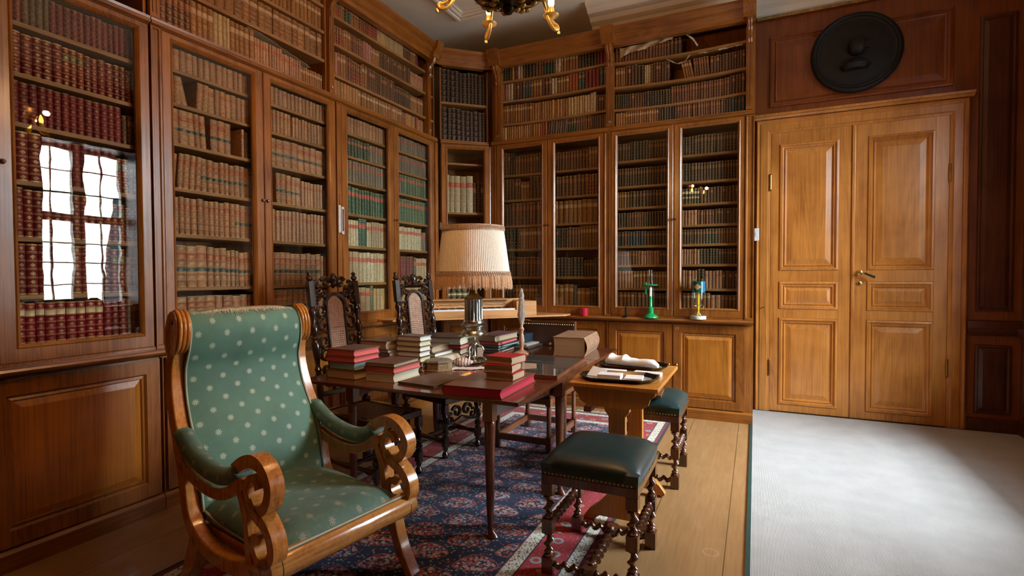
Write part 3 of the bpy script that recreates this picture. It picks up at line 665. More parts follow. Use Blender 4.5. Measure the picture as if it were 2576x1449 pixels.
for fr, xa, xb, ys, zk, place, rows in ROWS:
    zs = (ZU if zk in ZU else ZS)[zk]
    up = zk in ZU
    rws = list(rows)
    if up:                       # upper shelves listed from lowest board up, plus the bottom
        bot = rws[-1].replace('BOTTOM ', ''); body = rws[:-1]
        if zk == 'U1': seq = [(3.675, body[2]), (3.46, body[1]), (3.225, body[0]), (2.95, bot)]
        elif zk == 'U2': seq = [(3.65, body[2]), (3.415, body[0]), (3.15, body[1]), (2.95, bot)]
        elif zk == 'UC': seq = [(3.385, body[0]), (2.95, bot)]
        elif zk == 'U3': seq = [(3.635, body[2]), (3.41, body[0]), (3.15, body[1]), (2.95, bot)]
        else: seq = [(3.62, 'mar 18 1 .15,dk2 3 1.2 .165,g 1 19'), (3.37, body[1]), (3.14, body[0].replace('.16', '.15')), (2.95, bot)]
    else: seq = list(zip(zs, rws))
    for ri, (z, row) in enumerate(seq):
        if not row: continue
        hmax = (seq[ri - 1][0] - .028 - z) if ri > 0 else ((3.86 if up else 2.875) - z)
        if zk == 'U1' and ri == 3: hmax = 3.197 - z
        segs = R(row); sag = {'U3': .012, 'U4': .02}.get(zk, 0) if z > 2.96 else 0
        ws = []
        for st, n, w, h, ln in segs:
            for k in range(n):
                ws.append((st, w * (rb.uniform(.86, 1.16) if st != 'g' else 1), h, ln, k))
        tot = sum(w + (abs(math.tan(math.radians(l))) * .4 if False else 0) for _, w, _, _, _ in ws); sc_ = (xb - xa) / tot
        x = xa; cnt = 0
        for st, w, h, ln, k in ws:
            w *= sc_
            if st != 'g':
                hh = min(h * rb.uniform(.975, 1.015), hmax - .006)
                if ln == 0 and rb.random() < .12: ln = rb.uniform(-.8, .8)
                tx = (x - xa) / (xb - xa); dz = -sag * (1 - (tx * 2 - 1) ** 2)
                books.append(dict(fr=fr, x=x + w / 2, y=ys + rb.uniform(0, .006), z=z + dz + .0008, w=w * .975 - .0006, h=hh, d=min(.28, max(.11, hh * .68)), st=st, ln=ln, i=cnt, place=place, row=ri, up=up))
                cnt += 1
            x += w
        for bk in books[-cnt:]: bk['n'] = cnt
for bk in books:
    fr = bk['fr']; P = [project(fr.at(bk['x'] + sx * bk['w'] / 2, bk['y'], bk['z'] + sz * bk['h'])) for sx in (-1, 1) for sz in (0, 1)]
    bk['a'] = 0
    if all(P):
        us = [p[0] for p in P]; vs = [p[1] for p in P]
        u = sum(us) / 4; v = sum(vs) / 4
        if 0 < u < 2576 and 0 < v < 1449:
            bk['a'] = abs((us[2] + us[3]) / 2 - (us[0] + us[1]) / 2) * (abs(vs[1] - vs[0]) + abs(vs[3] - vs[2])) / 2
            if bk['place'] == D2 and bk['row'] == 6: bk['a'] *= .6
            if 1095 < u < 1290 and 565 < v < 800: bk['a'] *= .3
N_SHELF = 262
rank = sorted(books, key=lambda k: -k['a']); chosen = set(id(k) for k in rank[:N_SHELF])

def book_faces(w, h, d, ribs):
    """returns verts, faces, uvs, mats for an upright volume, spine towards -y"""
    n = 6; arc = []
    bl = min(.2 * w + .0015, .009); c7 = math.cos(math.radians(75))
    for j in range(n + 1):
        a = math.radians(-75 + 150 * j / n); arc.append((w / 2 * math.sin(a) / math.sin(math.radians(75)), -bl * (math.cos(a) - c7) / (1 - c7), math.cos(a)))
    lv = [(0, 0)]
    if ribs:
        for k in range(1, 6): vv = k / 6; lv += [(vv - .012, 0), (vv - .006, .0014), (vv + .006, .0014), (vv + .012, 0)]
        lv += [(.985, 0), (.99, .0006)]
    lv.append((1, 0))
    vs = []; fs = []; us = []; ms = []
    for v, o in lv: vs += [(x * (1 + (o * .4 / max(w, .01))), y - o * cc, v * h) for x, y, cc in arc]
    m = n + 1
    for i in range(len(lv) - 1):
        for j in range(n):
            fs.append((i * m + j, i * m + j + 1, (i + 1) * m + j + 1, (i + 1) * m + j)); ms.append(0)
            v0, v1 = max(lv[i][0], .001), lv[i + 1][0]
            us.append([(j / n, v0), ((j + 1) / n, v0), ((j + 1) / n, v1), (j / n, v1)])
    o = len(vs); vs += [(-w / 2, d, 0), (w / 2, d, 0), (w / 2, d, h), (-w / 2, d, h)]
    T = (len(lv) - 1) * m
    fs.append((0, T, o + 3, o)); fs.append((n, o + 1, o + 2, T + n)); fs.append((o, o + 3, o + 2, o + 1))
    us += [[(.5, -1)] * 4] * 3; ms += [0, 0, 1]
    if ribs:
        c = .0022
        fs.append(tuple([T + j for j in range(n + 1)] + [o + 2, o + 3])); us.append([(.5, -1)] * (n + 3)); ms.append(0)
        p = len(vs); vs += [(-w / 2 + c, .004, h + .0002), (w / 2 - c, .004, h + .0002), (w / 2 - c, d - .002, h + .0002), (-w / 2 + c, d - .002, h + .0002)]
        fs.append((p, p + 1, p + 2, p + 3)); us.append([(.5, -1)] * 4); ms.append(1)
    else:
        fs.append(tuple([T + j for j in range(n + 1)] + [o + 2, o + 3])); us.append([(.5, -1)] * (n + 3)); ms.append(1)
    return vs, fs, us, ms
def colours(st):
    b, g, l, l2, _ = S[st]; k = rb.uniform(.78, 1.2); t = rb.uniform(-.06, .06)
    b = (b[0] * k * (1 + t), b[1] * k, b[2] * k * (1 - t), g * rb.uniform(.6, 1))
    if st in ('brn', 'mar', 'dk2', 'tan') and rb.random() < .3: l = (.30, .10, .04) if l is None else l
    return b, ((*l, 1) if l else (0, 0, 0, 0)), ((*l2, 1) if l2 else (0, 0, 0, 0))
def set_attrs(me, cols):
    """cols: one triple of colours per face"""
    for ai, an in enumerate(('base', 'lab', 'lab2')):
        at = me.color_attributes.new(name=an, type='FLOAT_COLOR', domain='CORNER'); buf = []
        for p in me.polygons: buf += list(cols[p.index][ai]) * p.loop_total
        at.data.foreach_set('color', buf)
rest = ([], [], [], [], []); GROUPS = {}
for bk in books:
    vs, fs, us, ms = book_faces(bk['w'], bk['h'], bk['d'], id(bk) in chosen)
    col = colours(bk['st']); fr = bk['fr']
    Mx = Matrix.Translation(fr.at(bk['x'], bk['y'], bk['z'])) @ Matrix.Rotation(fr.rz, 4, 'Z')
    if bk['ln']: Mx = Mx @ Matrix.Translation((0, 0, abs(math.sin(math.radians(bk['ln']))) * bk['w'] / 2)) @ Matrix.Rotation(math.radians(bk['ln']), 4, 'Y')
    if id(bk) in chosen:
        me = bpy.data.meshes.new('book'); me.from_pydata(vs, [], fs); me.materials.append(LEATHER); me.materials.append(PAPER)
        me.polygons.foreach_set('material_index', ms)
        uvl = me.uv_layers.new(name='UVMap'); uvl.data.foreach_set('uv', [c for f in us for t in f for c in t])
        set_attrs(me, [col] * len(fs)); me.shade_smooth(); me.set_sharp_from_angle(angle=math.radians(50))
        o = bpy.data.objects.new('book', me); C.objects.link(o); o.matrix_world = Mx
        words = S[bk['st']][4]; shelf = TOPW[bk['row']] if not (bk['up'] and bk['row'] == len(TOPW)) else 'lowest'
        if bk['i'] == bk['n'] - 1: pos = 'last on right'
        elif bk['i'] == 0: pos = 'first on left'
        elif bk['i'] < 20: pos = ORD[bk['i']] + ' from left'
        else: pos = ORD[min(19, bk['n'] - 1 - bk['i'])] + ' from right'
        shelfw = 'top shelf' if bk['row'] == 0 else ORD[bk['row']] + ' shelf down'
        lb = f"{words} book, {pos}, {shelfw}, {bk['place']}"
        o['label'] = ' '.join(lb.split()[:16]); o['category'] = 'book'; o['group'] = f"books on the {shelfw}, {bk['place']}"
    else:
        o_ = len(rest[0]); rest[0].extend(tuple(Mx @ Vector(p)) for p in vs); rest[1].extend(tuple(k + o_ for k in f) for f in fs); rest[2].extend(us); rest[3].extend(ms); rest[4].extend([col] * len(fs))
me = bpy.data.meshes.new('shelved_books'); me.from_pydata(rest[0], [], rest[1]); me.materials.append(LEATHER); me.materials.append(PAPER)
me.polygons.foreach_set('material_index', rest[3]); uvl = me.uv_layers.new(name='UVMap'); uvl.data.foreach_set('uv', [c for f in rest[2] for t in f for c in t])
set_attrs(me, rest[4]); me.shade_smooth(); me.set_sharp_from_angle(angle=math.radians(50))
o = bpy.data.objects.new('shelved_books', me); C.objects.link(o); o['kind'] = 'stuff'
tag(o, 'hundreds of small leather volumes filling the farther and upper bookshelves', 'books')
# ------------------------------------------------------------ door wall
def panel_at(m, x0, x1, z0, z1, y, steps, mi=0):
    quadloops(m, [(x0 + i, x1 - i, z0 + i, z1 - i, y + d) for i, d in steps], True, mi)
DST = [(0, 0), (.004, -.010), (.022, -.014), (.028, -.002), (.040, .006), (.048, -.004), (.060, .010), (.066, .014), (.115, .002), (.122, .002)]
def door_leaf(name, a, b, pans, yf=6.005):
    m = MB()
    xs0, xs1 = pans[0][0], pans[0][1]
    m.box(a, xs0, yf, yf + .02, .012, 2.855); m.box(xs1, b, yf, yf + .02, .012, 2.855)
    zz = [.012] + [k for p in pans for k in (p[2], p[3])] + [2.855]
    for i in range(0, len(zz), 2): m.box(xs0, xs1, yf, yf + .02, zz[i], zz[i + 1])
    o = struct(m.build(name, DOORW, bev=.002))
    for p in pans:
        q_ = MB(); panel_at(q_, p[0], p[1], p[2], p[3], yf, DST if p[3] - p[2] > .4 else DST[:-2] + [(.095, .003), (.10, .003)]); q_.build('panel', DOORW, o)
    return o
d1 = door_leaf('door_1', .141, .848, [(.222, .742, .085, .975), (.222, .742, 1.065, 1.345), (.222, .742, 1.455, 2.735)])
d2 = door_leaf('door_2', .862, 1.594, [(.975, 1.492, .085, .975), (.975, 1.492, 1.065, 1.345), (.975, 1.492, 1.455, 2.735)])
m = MB(); m.box(.846, .872, 5.992, 6.004, .012, 2.855); m.build('meeting_strip', DOORW, d2, bev=.004)
m = MB()
Mh = Matrix.Translation((.915, 6.0, 1.432)) @ Matrix.Rotation(PI / 2, 4, 'X')
m.lathe([(.026, -.004), (.026, .004), (.014, .010), (.012, .045), (.017, .052), (.015, .066), (.004, .070)], 18, (0, 0, 0), 0, Mh)
m.tube([(.915, 5.945, 1.432), (.945, 5.94, 1.425)], [.012, .010], 10)
h = m.build('door_handle', BRASS, d2, smooth=40)
m = MB(); m.tube([(.945, 5.94, 1.425), (1.03, 5.935, 1.385)], [.010, .012], 10); m.build('handle_grip', BLACKL, h, smooth=40)
m = MB(); m.lathe([(.024, -.002), (.024, .003), (.018, .005)], 18, (0, 0, 0), 0, Matrix.Translation((.912, 6.003, 1.325)) @ Matrix.Rotation(PI / 2, 4, 'X'))
kp = m.build('keyhole_plate', BRASS, d2, smooth=40)
m = MB(); m.box(.909, .915, 5.9965, 5.999, 1.312, 1.332); m.lathe([(.005, 0), (.005, .002)], 10, (0, 0, 0), 0, Matrix.Translation((.912, 5.9985, 1.332)) @ Matrix.Rotation(PI / 2, 4, 'X')); m.build('keyhole', BLACKL, kp)
for par, x, zs_ in ((d1, .139, (.46, 2.36)), (d2, 1.597, (.55, 2.33))):
    for z in zs_:
        m = MB(); m.tube([(x, 5.995, z - .075), (x, 5.995, z + .075)], .009, 8); m.lathe([(.011, 0), (.004, .012)], 8, (x, 5.995, z + .075)); m.lathe([(.004, -.012), (.011, 0)], 8, (x, 5.995, z - .075)); m.build('hinge', BRASSD, par, smooth=40)
# casing with head moulding, overdoor panel
m = MB()
def casing(x0, x1, zt, w):
    pr = [(0, 0), (.012, -.022), (.02, -.026), (.032, -.012), (.045, -.012), (.052, -.018), (w - .03, -.018), (w - .022, -.008), (w, -.004), (w, .02)]
    for i in range(len(pr) - 1):
        (i0, y0), (i1, y1) = pr[i], pr[i + 1]
        A = [(x0 + i0, YB - .02 + y0, 0), (x0 + i0, YB - .02 + y0, zt - i0), (x1 - i0, YB - .02 + y0, zt - i0), (x1 - i0, YB - .02 + y0, 0)]
        B = [(x0 + i1, YB - .02 + y1, 0), (x0 + i1, YB - .02 + y1, zt - i1), (x1 - i1, YB - .02 + y1, zt - i1), (x1 - i1, YB - .02 + y1, 0)]
        for j in range(3): m.add([A[j], A[j + 1], B[j + 1], B[j]], [(0, 1, 2, 3)])
casing(-.005, 1.74, 3.0, .144)
profx(m, [(YB, 3.0), (YB - .045, 3.0), (YB - .06, 3.02), (YB - .075, 3.025), (YB - .08, 3.045), (YB, 3.05)], -.01, 1.76)
m.box(.0, .14, YB - .028, YB - .02, 0, .16); m.box(1.60, 1.74, YB - .028, YB - .02, 0, .16)
struct(m.build('trim_6', DOORW))
m = MB(); panel_at(m, .12, 1.62, 3.12, 3.84, YB - .001, [(0, 0), (.006, -.016), (.022, -.02), (.03, -.004), (.05, .0), (.058, -.012), (.07, -.004), (.13, -.014), (.14, -.014)])
struct(m.build('trim_7', REDP))
m = MB()
panel_at(m, 1.80, 2.06, .16, .78, YB - .001, [(0, 0), (.006, -.014), (.02, -.018), (.03, -.002), (.06, -.012), (.065, -.012)])
panel_at(m, 1.80, 2.06, 1.08, 3.7, YB - .001, [(0, 0), (.006, -.014), (.02, -.018), (.03, -.002), (.06, -.012), (.065, -.012)])
profx(m, [(YB, .86), (YB - .03, .87), (YB - .05, .90), (YB - .03, .93), (YB - .02, .99), (YB, 1.0)], 1.742, XR); profx(m, [(YB, 0), (YB - .025, 0), (YB - .025, .10), (YB, .12)], 1.742, XR)
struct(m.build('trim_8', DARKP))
t = thing('light_switch', 'white light switch plate on the left side of the door casing', 'light switch', (.012, YB - .049, 1.83))
m = MB(); m.box(-.022, .022, 0, .012, -.065, .065); m.build('plate', PLASTW, t, bev=.003)
m = MB(); m.box(-.012, .012, -.004, .001, -.02, .02); m.build('rocker', PLASTW, t, bev=.001)
t = thing('wall_hook', 'small dark metal hook on the door casing beside the ledge', 'hook', (.045, YB - .04, 1.065))
m = MB(); m.tube([(0, .0, 0), (0, -.02, .0), (.02, -.04, .008), (.04, -.045, .02)], .0035, 6); m.build('hook_wire', IRON, t)
t = thing('wall_relief', 'large round dark carved relief hanging on the panel above the door', 'wall decoration', (.86, YB - .02, 3.54))
RM = plain('dark_relief', (.005, .0035, .003), .6, 0, .4, 12)
Mw = Matrix.Rotation(PI / 2, 4, 'X')
m = MB(); m.lathe([(.34, -.005), (.375, .0), (.38, .03), (.372, .05), (.35, .062), (.335, .05), (.325, .056), (.31, .048), (.30, .05)], 56, (0, 0, 0), 0, Mw); m.build('rim', RM, t, smooth=50)
m = MB(); m.lathe([(.305, .02), (.30, .045), (.24, .058), (.15, .072), (.08, .080), (.002, .083)], 48, (0, 0, 0), 0, Mw); f_ = m.build('field', RM, t, smooth=50)
m = MB()
m.lathe([(.002, -.085), (.05, -.07), (.075, -.03), (.078, .02), (.06, .07), (.002, .095)], 20, (.0, -.085, .03), 0)
m.lathe([(.002, -.05), (.10, -.05), (.13, -.01), (.09, .035), (.04, .06)], 20, (-.01, -.06, -.13), 0)
m.box(.06, .095, -.13, -.10, .0, .05); m.build('carved_bust', RM, f_, smooth=50)

# ------------------------------------------------------------ carpet and rug
def carpet_mat():
    m = Mat('pale_ribbed_carpet'); co = m.coord(); s = m.sep(co)
    rib = m.math('ABSOLUTE', m.math('SINE', m.math('MULTIPLY', s[0], 480.0))); n = m.noise(co, 5, 4); f = m.noise(co, 350, 2)
    m.set(col=m.mix(m.math('MULTIPLY', rib, .35), m.ramp(n, [(.3, (.38, .39, .39)), (.7, (.46, .475, .475))]), (.54, .55, .545)), rough=.9)
    m.bump(m.math('ADD', rib, f), .4, .003); return m.m
m = MB(); m.box(-.012, XR - .03, YR + .1, 5.965, .0005, .009); o = tag(m.build('carpet', carpet_mat()), 'pale grey ribbed carpet covering the floor before the double door', 'carpet')
m = MB(); m.box(-.034, -.012, YR + .1, 5.985, .0005, .010); m.box(-.012, XR - .03, 5.965, 5.985, .0005, .010); m.build('binding', DGREEN, o)
RX0, RX1, RY0, RY1 = -2.57, -.72, .55, 5.17
def rug_mat():
    m = Mat('persian_rug'); co = m.coord(); s = m.sep(co); x, y = s[0], s[1]
    hx, hy = (RX1 - RX0) / 2, (RY1 - RY0) / 2
    w = m.noise(co, 3, 2); jig = m.math('MULTIPLY', m.math('SUBTRACT', w, .5), .02)
    dx = m.math('SUBTRACT', hx, m.math('ABSOLUTE', x)); dy = m.math('SUBTRACT', hy, m.math('ABSOLUTE', y))
    d = m.math('MINIMUM', dx, dy)
    along = m.math('ADD', x, y)
    vc = m.voro(co, 58, 'Color'); vd = m.voro(co, 58); sc3 = m.sep(vc); r = sc3[0]
    nf = m.noise(co, 60, 3, .7)
    # field
    def cells(sx, sy, ox, oy, stag=.5):
        yy = m.math('ADD', m.math('DIVIDE', y, sy), oy); row = m.math('FLOOR', yy)
        xx = m.math('ADD', m.math('ADD', m.math('DIVIDE', x, sx), ox), m.math('MULTIPLY', row, stag))
        fx = m.math('SUBTRACT', m.math('FRACT', xx), .5); fy = m.math('SUBTRACT', m.math('FRACT', yy), .5)
        return fx, fy
    fx, fy = cells(.285, .185, 0, 0)
    tail = m.math('MULTIPLY', m.math('MULTIPLY', fy, fy), .9)
    ex = m.math('ADD', fx, m.math('SUBTRACT', tail, m.math('MULTIPLY', fy, .22)))
    rr = m.math('SQRT', m.math('ADD', m.math('MULTIPLY', m.math('MULTIPLY', ex, ex), 1.6), m.math('MULTIPLY', m.math('MULTIPLY', fy, fy), 1.15)))
    rr = m.math('ADD', rr, m.math('MULTIPLY', m.math('SUBTRACT', nf, .5), .05))
    navy = (.006, .024, .080)
    flow = m.ramp(r, [(0, (.42, .07, .065)), (.22, (.60, .27, .22)), (.42, (.03, .04, .12)), (.54, (.36, .45, .52)), (.72, (.60, .44, .30)), (.86, (.40, .08, .09))])
    flow.node.color_ramp.interpolation = 'CONSTANT'
    motif = m.mix(m.math('LESS_THAN', vd, .60), navy, flow)
    col = m.mix(m.math('LESS_THAN', rr, .43), navy, motif)
    ring = m.math('LESS_THAN', m.math('ABSOLUTE', m.math('SUBTRACT', rr, .44)), .014)
    ring2 = m.math('LESS_THAN', m.math('ABSOLUTE', m.math('SUBTRACT', rr, .26)), .012)
    col = m.mix(ring, col, (.42, .10, .09)); col = m.mix(m.math('MULTIPLY', ring2, .8), col, (.25, .32, .38))
    sm = m.math('MULTIPLY', m.math('GREATER_THAN', rr, .48), m.math('MULTIPLY', m.math('LESS_THAN', vd, .42), m.math('GREATER_THAN', r, .55)))
    col = m.mix(sm, col, m.mix(m.math('GREATER_THAN', r, .7), (.36, .07, .06), (.30, .34, .33)))
    # borders
    def band(a, b): return m.math('MULTIPLY', m.math('GREATER_THAN', d, a), m.math('LESS_THAN', d, b))
    zig = m.math('ABSOLUTE', m.math('SUBTRACT', m.math('FRACT', m.math('MULTIPLY', m.math('ADD', along, m.math('MULTIPLY', d, 0)), 14.0)), .5))
    wh = m.mix(m.math('MULTIPLY', m.math('LESS_THAN', vd, .30), m.math('GREATER_THAN', r, .35)), (.72, .72, .60), m.mix(m.math('GREATER_THAN', r, .65), (.20, .02, .03), (.03, .05, .12)))
    wh = m.mix(m.math('LESS_THAN', m.math('ABSOLUTE', m.math('SUBTRACT', m.math('SUBTRACT', zig, .25), m.math('MULTIPLY', m.math('SUBTRACT', m.math('FRACT', m.math('DIVIDE', d, .07)), .5), .4))), .025), wh, (.06, .07, .12))
    big = m.voro(co, 9.5); bc = m.sep(m.voro(co, 9.5, 'Color'))[1]
    rd = m.mix(m.math('LESS_THAN', big, .30), (.36, .018, .030), m.mix(m.math('GREATER_THAN', bc, .5), (.28, .34, .36), (.48, .24, .12)))
    rd = m.mix(m.math('LESS_THAN', big, .16), rd, (.40, .05, .04)); rd = m.mix(m.math('MULTIPLY', m.math('LESS_THAN', vd, .22), m.math('GREATER_THAN', big, .34)), rd, (.42, .22, .18))
    col = m.mix(band(-1, .385), col, navy)
    col = m.mix(band(.305, .375), col, wh); col = m.mix(band(.375, .380), col, (.35, .05, .04))
    col = m.mix(band(.115, .298), col, rd); col = m.mix(band(.045, .108), col, wh)
    col = m.mix(band(-1, .04), col, m.mix(m.math('GREATER_THAN', d, .018), (.022, .018, .03), (.20, .03, .04)))
    m.set(col=col, rough=.95, sheen=.1); m.bump(m.noise(co, 500, 2), .3, .003)
    return m.m
rcx, rcy = (RX0 + RX1) / 2, (RY0 + RY1) / 2
m = MB(); m.box(RX0 - rcx, RX1 - rcx, RY0 - rcy, RY1 - rcy, .0005, .010)
rug = tag(m.build('rug', rug_mat()), 'red and navy Persian rug with white-bordered edge under the table', 'rug'); rug.location = (rcx, rcy, 0)
m = MB(); rf = random.Random(3)
for i in range(330):
    x = RX0 - rcx + .005 + i * (RX1 - RX0 - .01) / 330; a = rf.uniform(-.03, .03); l = rf.uniform(.06, .11)
    m.tube([(x, RY1 - rcy, .006), (x + a * .5, RY1 - rcy + l * .5, .0035 + rf.uniform(0, .003)), (x + a + rf.uniform(-.01, .01), RY1 - rcy + l, .003)], [.0028, .0025, .0018], 4)
fr_ = m.build('fringe', plain('rug_fringe', (.38, .33, .25), .95), rug); fr_['kind'] = 'stuff'

# ------------------------------------------------------------ armchair
t = thing('armchair', 'green star-patterned upholstered armchair with scrolled burl wood arms', 'armchair', (-1.503, 1.670, .0105), -math.radians(10))
post = smooth_path([(-.845, 1.09), (-.868, 1.0), (-.858, .90), (-.82, .79), (-.765, .68), (-.722, .57), (-.70, .46), (-.672, .37), (-.61, .305), (-.50, .268), (-.35, .262), (-.18, .290), (-.07, .325)], 5)
for sgn in (-1, 1):
    wa, wbn = (sgn * .305, sgn * .362) if sgn > 0 else (sgn * .362, sgn * .305)
    m = MB(); m.ribbon(post, .062, wa, wbn); m.build('side_frame', BIRCH, t, bev=.006, smooth=40)
    m = MB()
    for k in range(3):
        a = wa + (wbn - wa + .012) * k / 3 - .006; b = a + (wbn - wa + .012) / 3
        m.ribbon(smooth_path([(-.838, 1.065), (-.812, 1.09), (-.800, 1.15), (-.812, 1.205), (-.842, 1.236), (-.875, 1.22), (-.892, 1.16), (-.888, 1.10), (-.870, 1.07)], 4), [.030] * 33, a, b, rnd=.55)
    for k in range(3):
        wk = wa + (wbn - wa) * (k + .5) / 3
        m.tube([(p.x + .003, wk, p.y) for p in smooth_path([(-.834, 1.062), (-.800, 1.09), (-.786, 1.15), (-.798, 1.212), (-.842, 1.249), (-.884, 1.226)], 4)], .0112, 8)
    m.ribbon([(-.835, 1.085), (-.845, 1.15), (-.85, 1.19)], [.06, .10, .06], wa, wbn)
    m.build('ear_scroll', BIRCH, t, smooth=60)
    m = MB(); m.ribbon(smooth_path([(-.735, .60), (-.66, .565), (-.55, .535), (-.42, .530), (-.32, .555), (-.25, .60), (-.20, .62)], 5), .048, wa, wbn)
    m.build('arm_rail', BIRCH, t, bev=.005, smooth=40)
    sc1 = smooth_path([(-.27, .655), (-.21, .695), (-.14, .715), (-.07, .695), (-.025, .635), (-.045, .57), (-.095, .54), (-.15, .555), (-.175, .60), (-.155, .645), (-.115, .65), (-.095, .62)], 5)
    sc2 = smooth_path([(-.155, .565), (-.115, .525), (-.06, .497), (-.018, .45), (-.012, .395), (-.05, .352), (-.105, .352), (-.135, .395), (-.12, .435), (-.085, .43)], 5)
    m = MB(); n1 = len(sc1); m.ribbon(sc1, [.054 - .028 * i / n1 for i in range(n1)], wa, wbn)
    n2 = len(sc2); m.ribbon(sc2, [.054 - .026 * i / n2 for i in range(n2)], wa, wbn)
    m.ribbon(smooth_path([(-.235, .63), (-.215, .57), (-.19, .51), (-.175, .44), (-.165, .36), (-.15, .32)], 4), .036, wa, wbn)
    m.ribbon([(-.10, .535), (-.115, .50)], .05, wa - .003, wbn + .003)
    m.build('arm_scroll', BIRCH, t, bev=.004, smooth=40)
    m = MB(); pp = smooth_path([(-.765, .715), (-.70, .668), (-.60, .620), (-.48, .594), (-.38, .592), (-.30, .615), (-.235, .655)], 5); npp = len(pp); rs = []
    for i, p in enumerate(pp):
        tt = i / (npp - 1); rr = .048 if .06 < tt < .97 else .030; tg = (pp[min(i + 1, npp - 1)] - pp[max(i - 1, 0)]).normalized(); nn = Vector((-tg.y, tg.x)) if tg.x > 0 else Vector((tg.y, -tg.x))
        wc = (wa + wbn) / 2
        rs.append([(p.x + nn.x * math.sin(a) * rr * (1.0 if math.sin(a) > 0 else .5), wc + math.cos(a) * .040, p.y + nn.y * math.sin(a) * rr * (1.0 if math.sin(a) > 0 else .5)) for a in [2 * PI * j / 16 for j in range(16)]])
    al = [0]
    for i in range(1, npp): al.append(al[-1] + (pp[i] - pp[i - 1]).length)
    m.rings(rs, True, True, 0, None, True, .30, al); m.build('arm_pad', CLOTHW, t, smooth=60)
    m = MB(); m.ribbon(smooth_path([(-.13, .31), (-.115, .22), (-.075, .12), (-.02, .03), (.0, 0)], 5), [.075, .07, .066, .062, .058, .056, .054, .052, .05, .05, .048, .048, .047, .046, .046, .045, .045, .045, .044, .044, .044], wa, wbn); m.build('leg', BIRCH, t, bev=.004, smooth=40)
    m = MB(); m.ribbon(smooth_path([(-.60, .30), (-.64, .20), (-.70, .10), (-.78, 0)], 5), [.07] * 8 + [.055] * 8, wa, wbn); m.build('leg', BIRCH, t, bev=.004, smooth=40)
m = MB(); rs = []
for w in (-.362, -.34, .34, .362): rs.append([(-.046 + .052 * math.cos(a) * (1 if abs(w) < .35 else .9), w, .331 + .053 * math.sin(a) * (1 if abs(w) < .35 else .9)) for a in [2 * PI * j / 22 for j in range(22)]])
m.rings(rs); m.build('front_rail', wood('burl_rail', (.30, .105, .020), (.66, .31, .085), axis='y', rough=.22, coat=.8, crough=.08, ring=6, burl=.7), t, smooth=40)
m = MB()
for sgn in (-1, 1): m.rings([[(-.046 + .0528 * math.cos(a), w, .331 + .0538 * math.sin(a)) for a in [2 * PI * j / 22 for j in range(22)]] for w in (sgn * .318, sgn * .321)])
m.build('joint_line', BLACKL, t)
m = MB(); m.box(-.64, -.07, -.30, .30, .285, .33); m.build('seat_base', BIRCH, t)
# back upholstery
bp_ = smooth_path([(-.893, 1.16), (-.878, 1.212), (-.845, 1.236), (-.806, 1.208), (-.788, 1.15), (-.80, 1.07), (-.828, .985), (-.815, .88), (-.775, .78), (-.72, .68), (-.675, .57), (-.655, .46), (-.64, .38)], 5)
al = [0]
for i in range(1, len(bp_)): al.append(al[-1] + (bp_[i] - bp_[i - 1]).length)
rs = []; NW = 14
for i, p in enumerate(bp_):
    tg = (bp_[min(i + 1, len(bp_) - 1)] - bp_[max(i - 1, 0)]).normalized(); nn = Vector((-tg.y, tg.x))
    bl = .022 * min(1, i / 12); ring = []
    for j in range(NW + 1):
        w = -.307 + .614 * j / NW; k = 1 - abs(2 * j / NW - 1) ** 4; ring.append((p.x + nn.x * (bl * k - .0), w, p.y + nn.y * bl * k))
    for j in range(NW, -1, -1): ring.append((p.x - nn.x * .05, -.307 + .614 * j / NW, p.y - nn.y * .05))
    rs.append(ring)
m = MB(); n = len(rs[0]); vs = [p for r in rs for p in r]; fs = []; us = []
for i in range(len(rs) - 1):
    for j in range(n):
        k = (j + 1) % n; fs.append((i * n + j, i * n + k, (i + 1) * n + k, (i + 1) * n + j))
        u0 = rs[i][j][1]; u1 = rs[i][k][1]
        us.append([(u0, -al[i]), (u1, -al[i]), (u1, -al[i + 1]), (u0, -al[i + 1])])
fs += [tuple(range(n - 1, -1, -1)), tuple((len(rs) - 1) * n + j for j in range(n))]; us += [None, None]
m.add(vs, fs, 0, us); bk_ = m.build('backrest', CLOTH, t, smooth=60)
for sgn in (-1, 1):
    m = MB(); m.tube([(p.x + .006, sgn * .303, p.y) for p in bp_[6:]], .0055, 6); m.build('piping', PIPING, bk_, smooth=60)
m = MB(); rf = random.Random(8)
for i in range(190):                       # frayed threads along the worn top edge
    w = -.262 + .524 * i / 190; l = rf.uniform(.0, .030) * (1 if rf.random() < .7 else 1.8)
    pts_ = []
    for q_, di in enumerate((5, 9, 12, 13.2 + l * 50)):
        i_ = min(int(di), len(bp_) - 2); p_ = bp_[i_]; tg = (bp_[i_ + 1] - bp_[i_ - 1]).normalized(); nn = Vector((-tg.y, tg.x)); o2 = .022 * min(1, i_ / 12) * (1 - abs(w / .275) ** 4) + .003
        pts_.append((p_.x + nn.x * o2, w + rf.uniform(-.004, .004) * q_ * .6, p_.y + nn.y * o2))
    m.tube(pts_, [.0042, .0042, .0036, .0012], 4)
k_ = m.build('frayed_edge', FRAY, bk_); k_['kind'] = 'stuff'
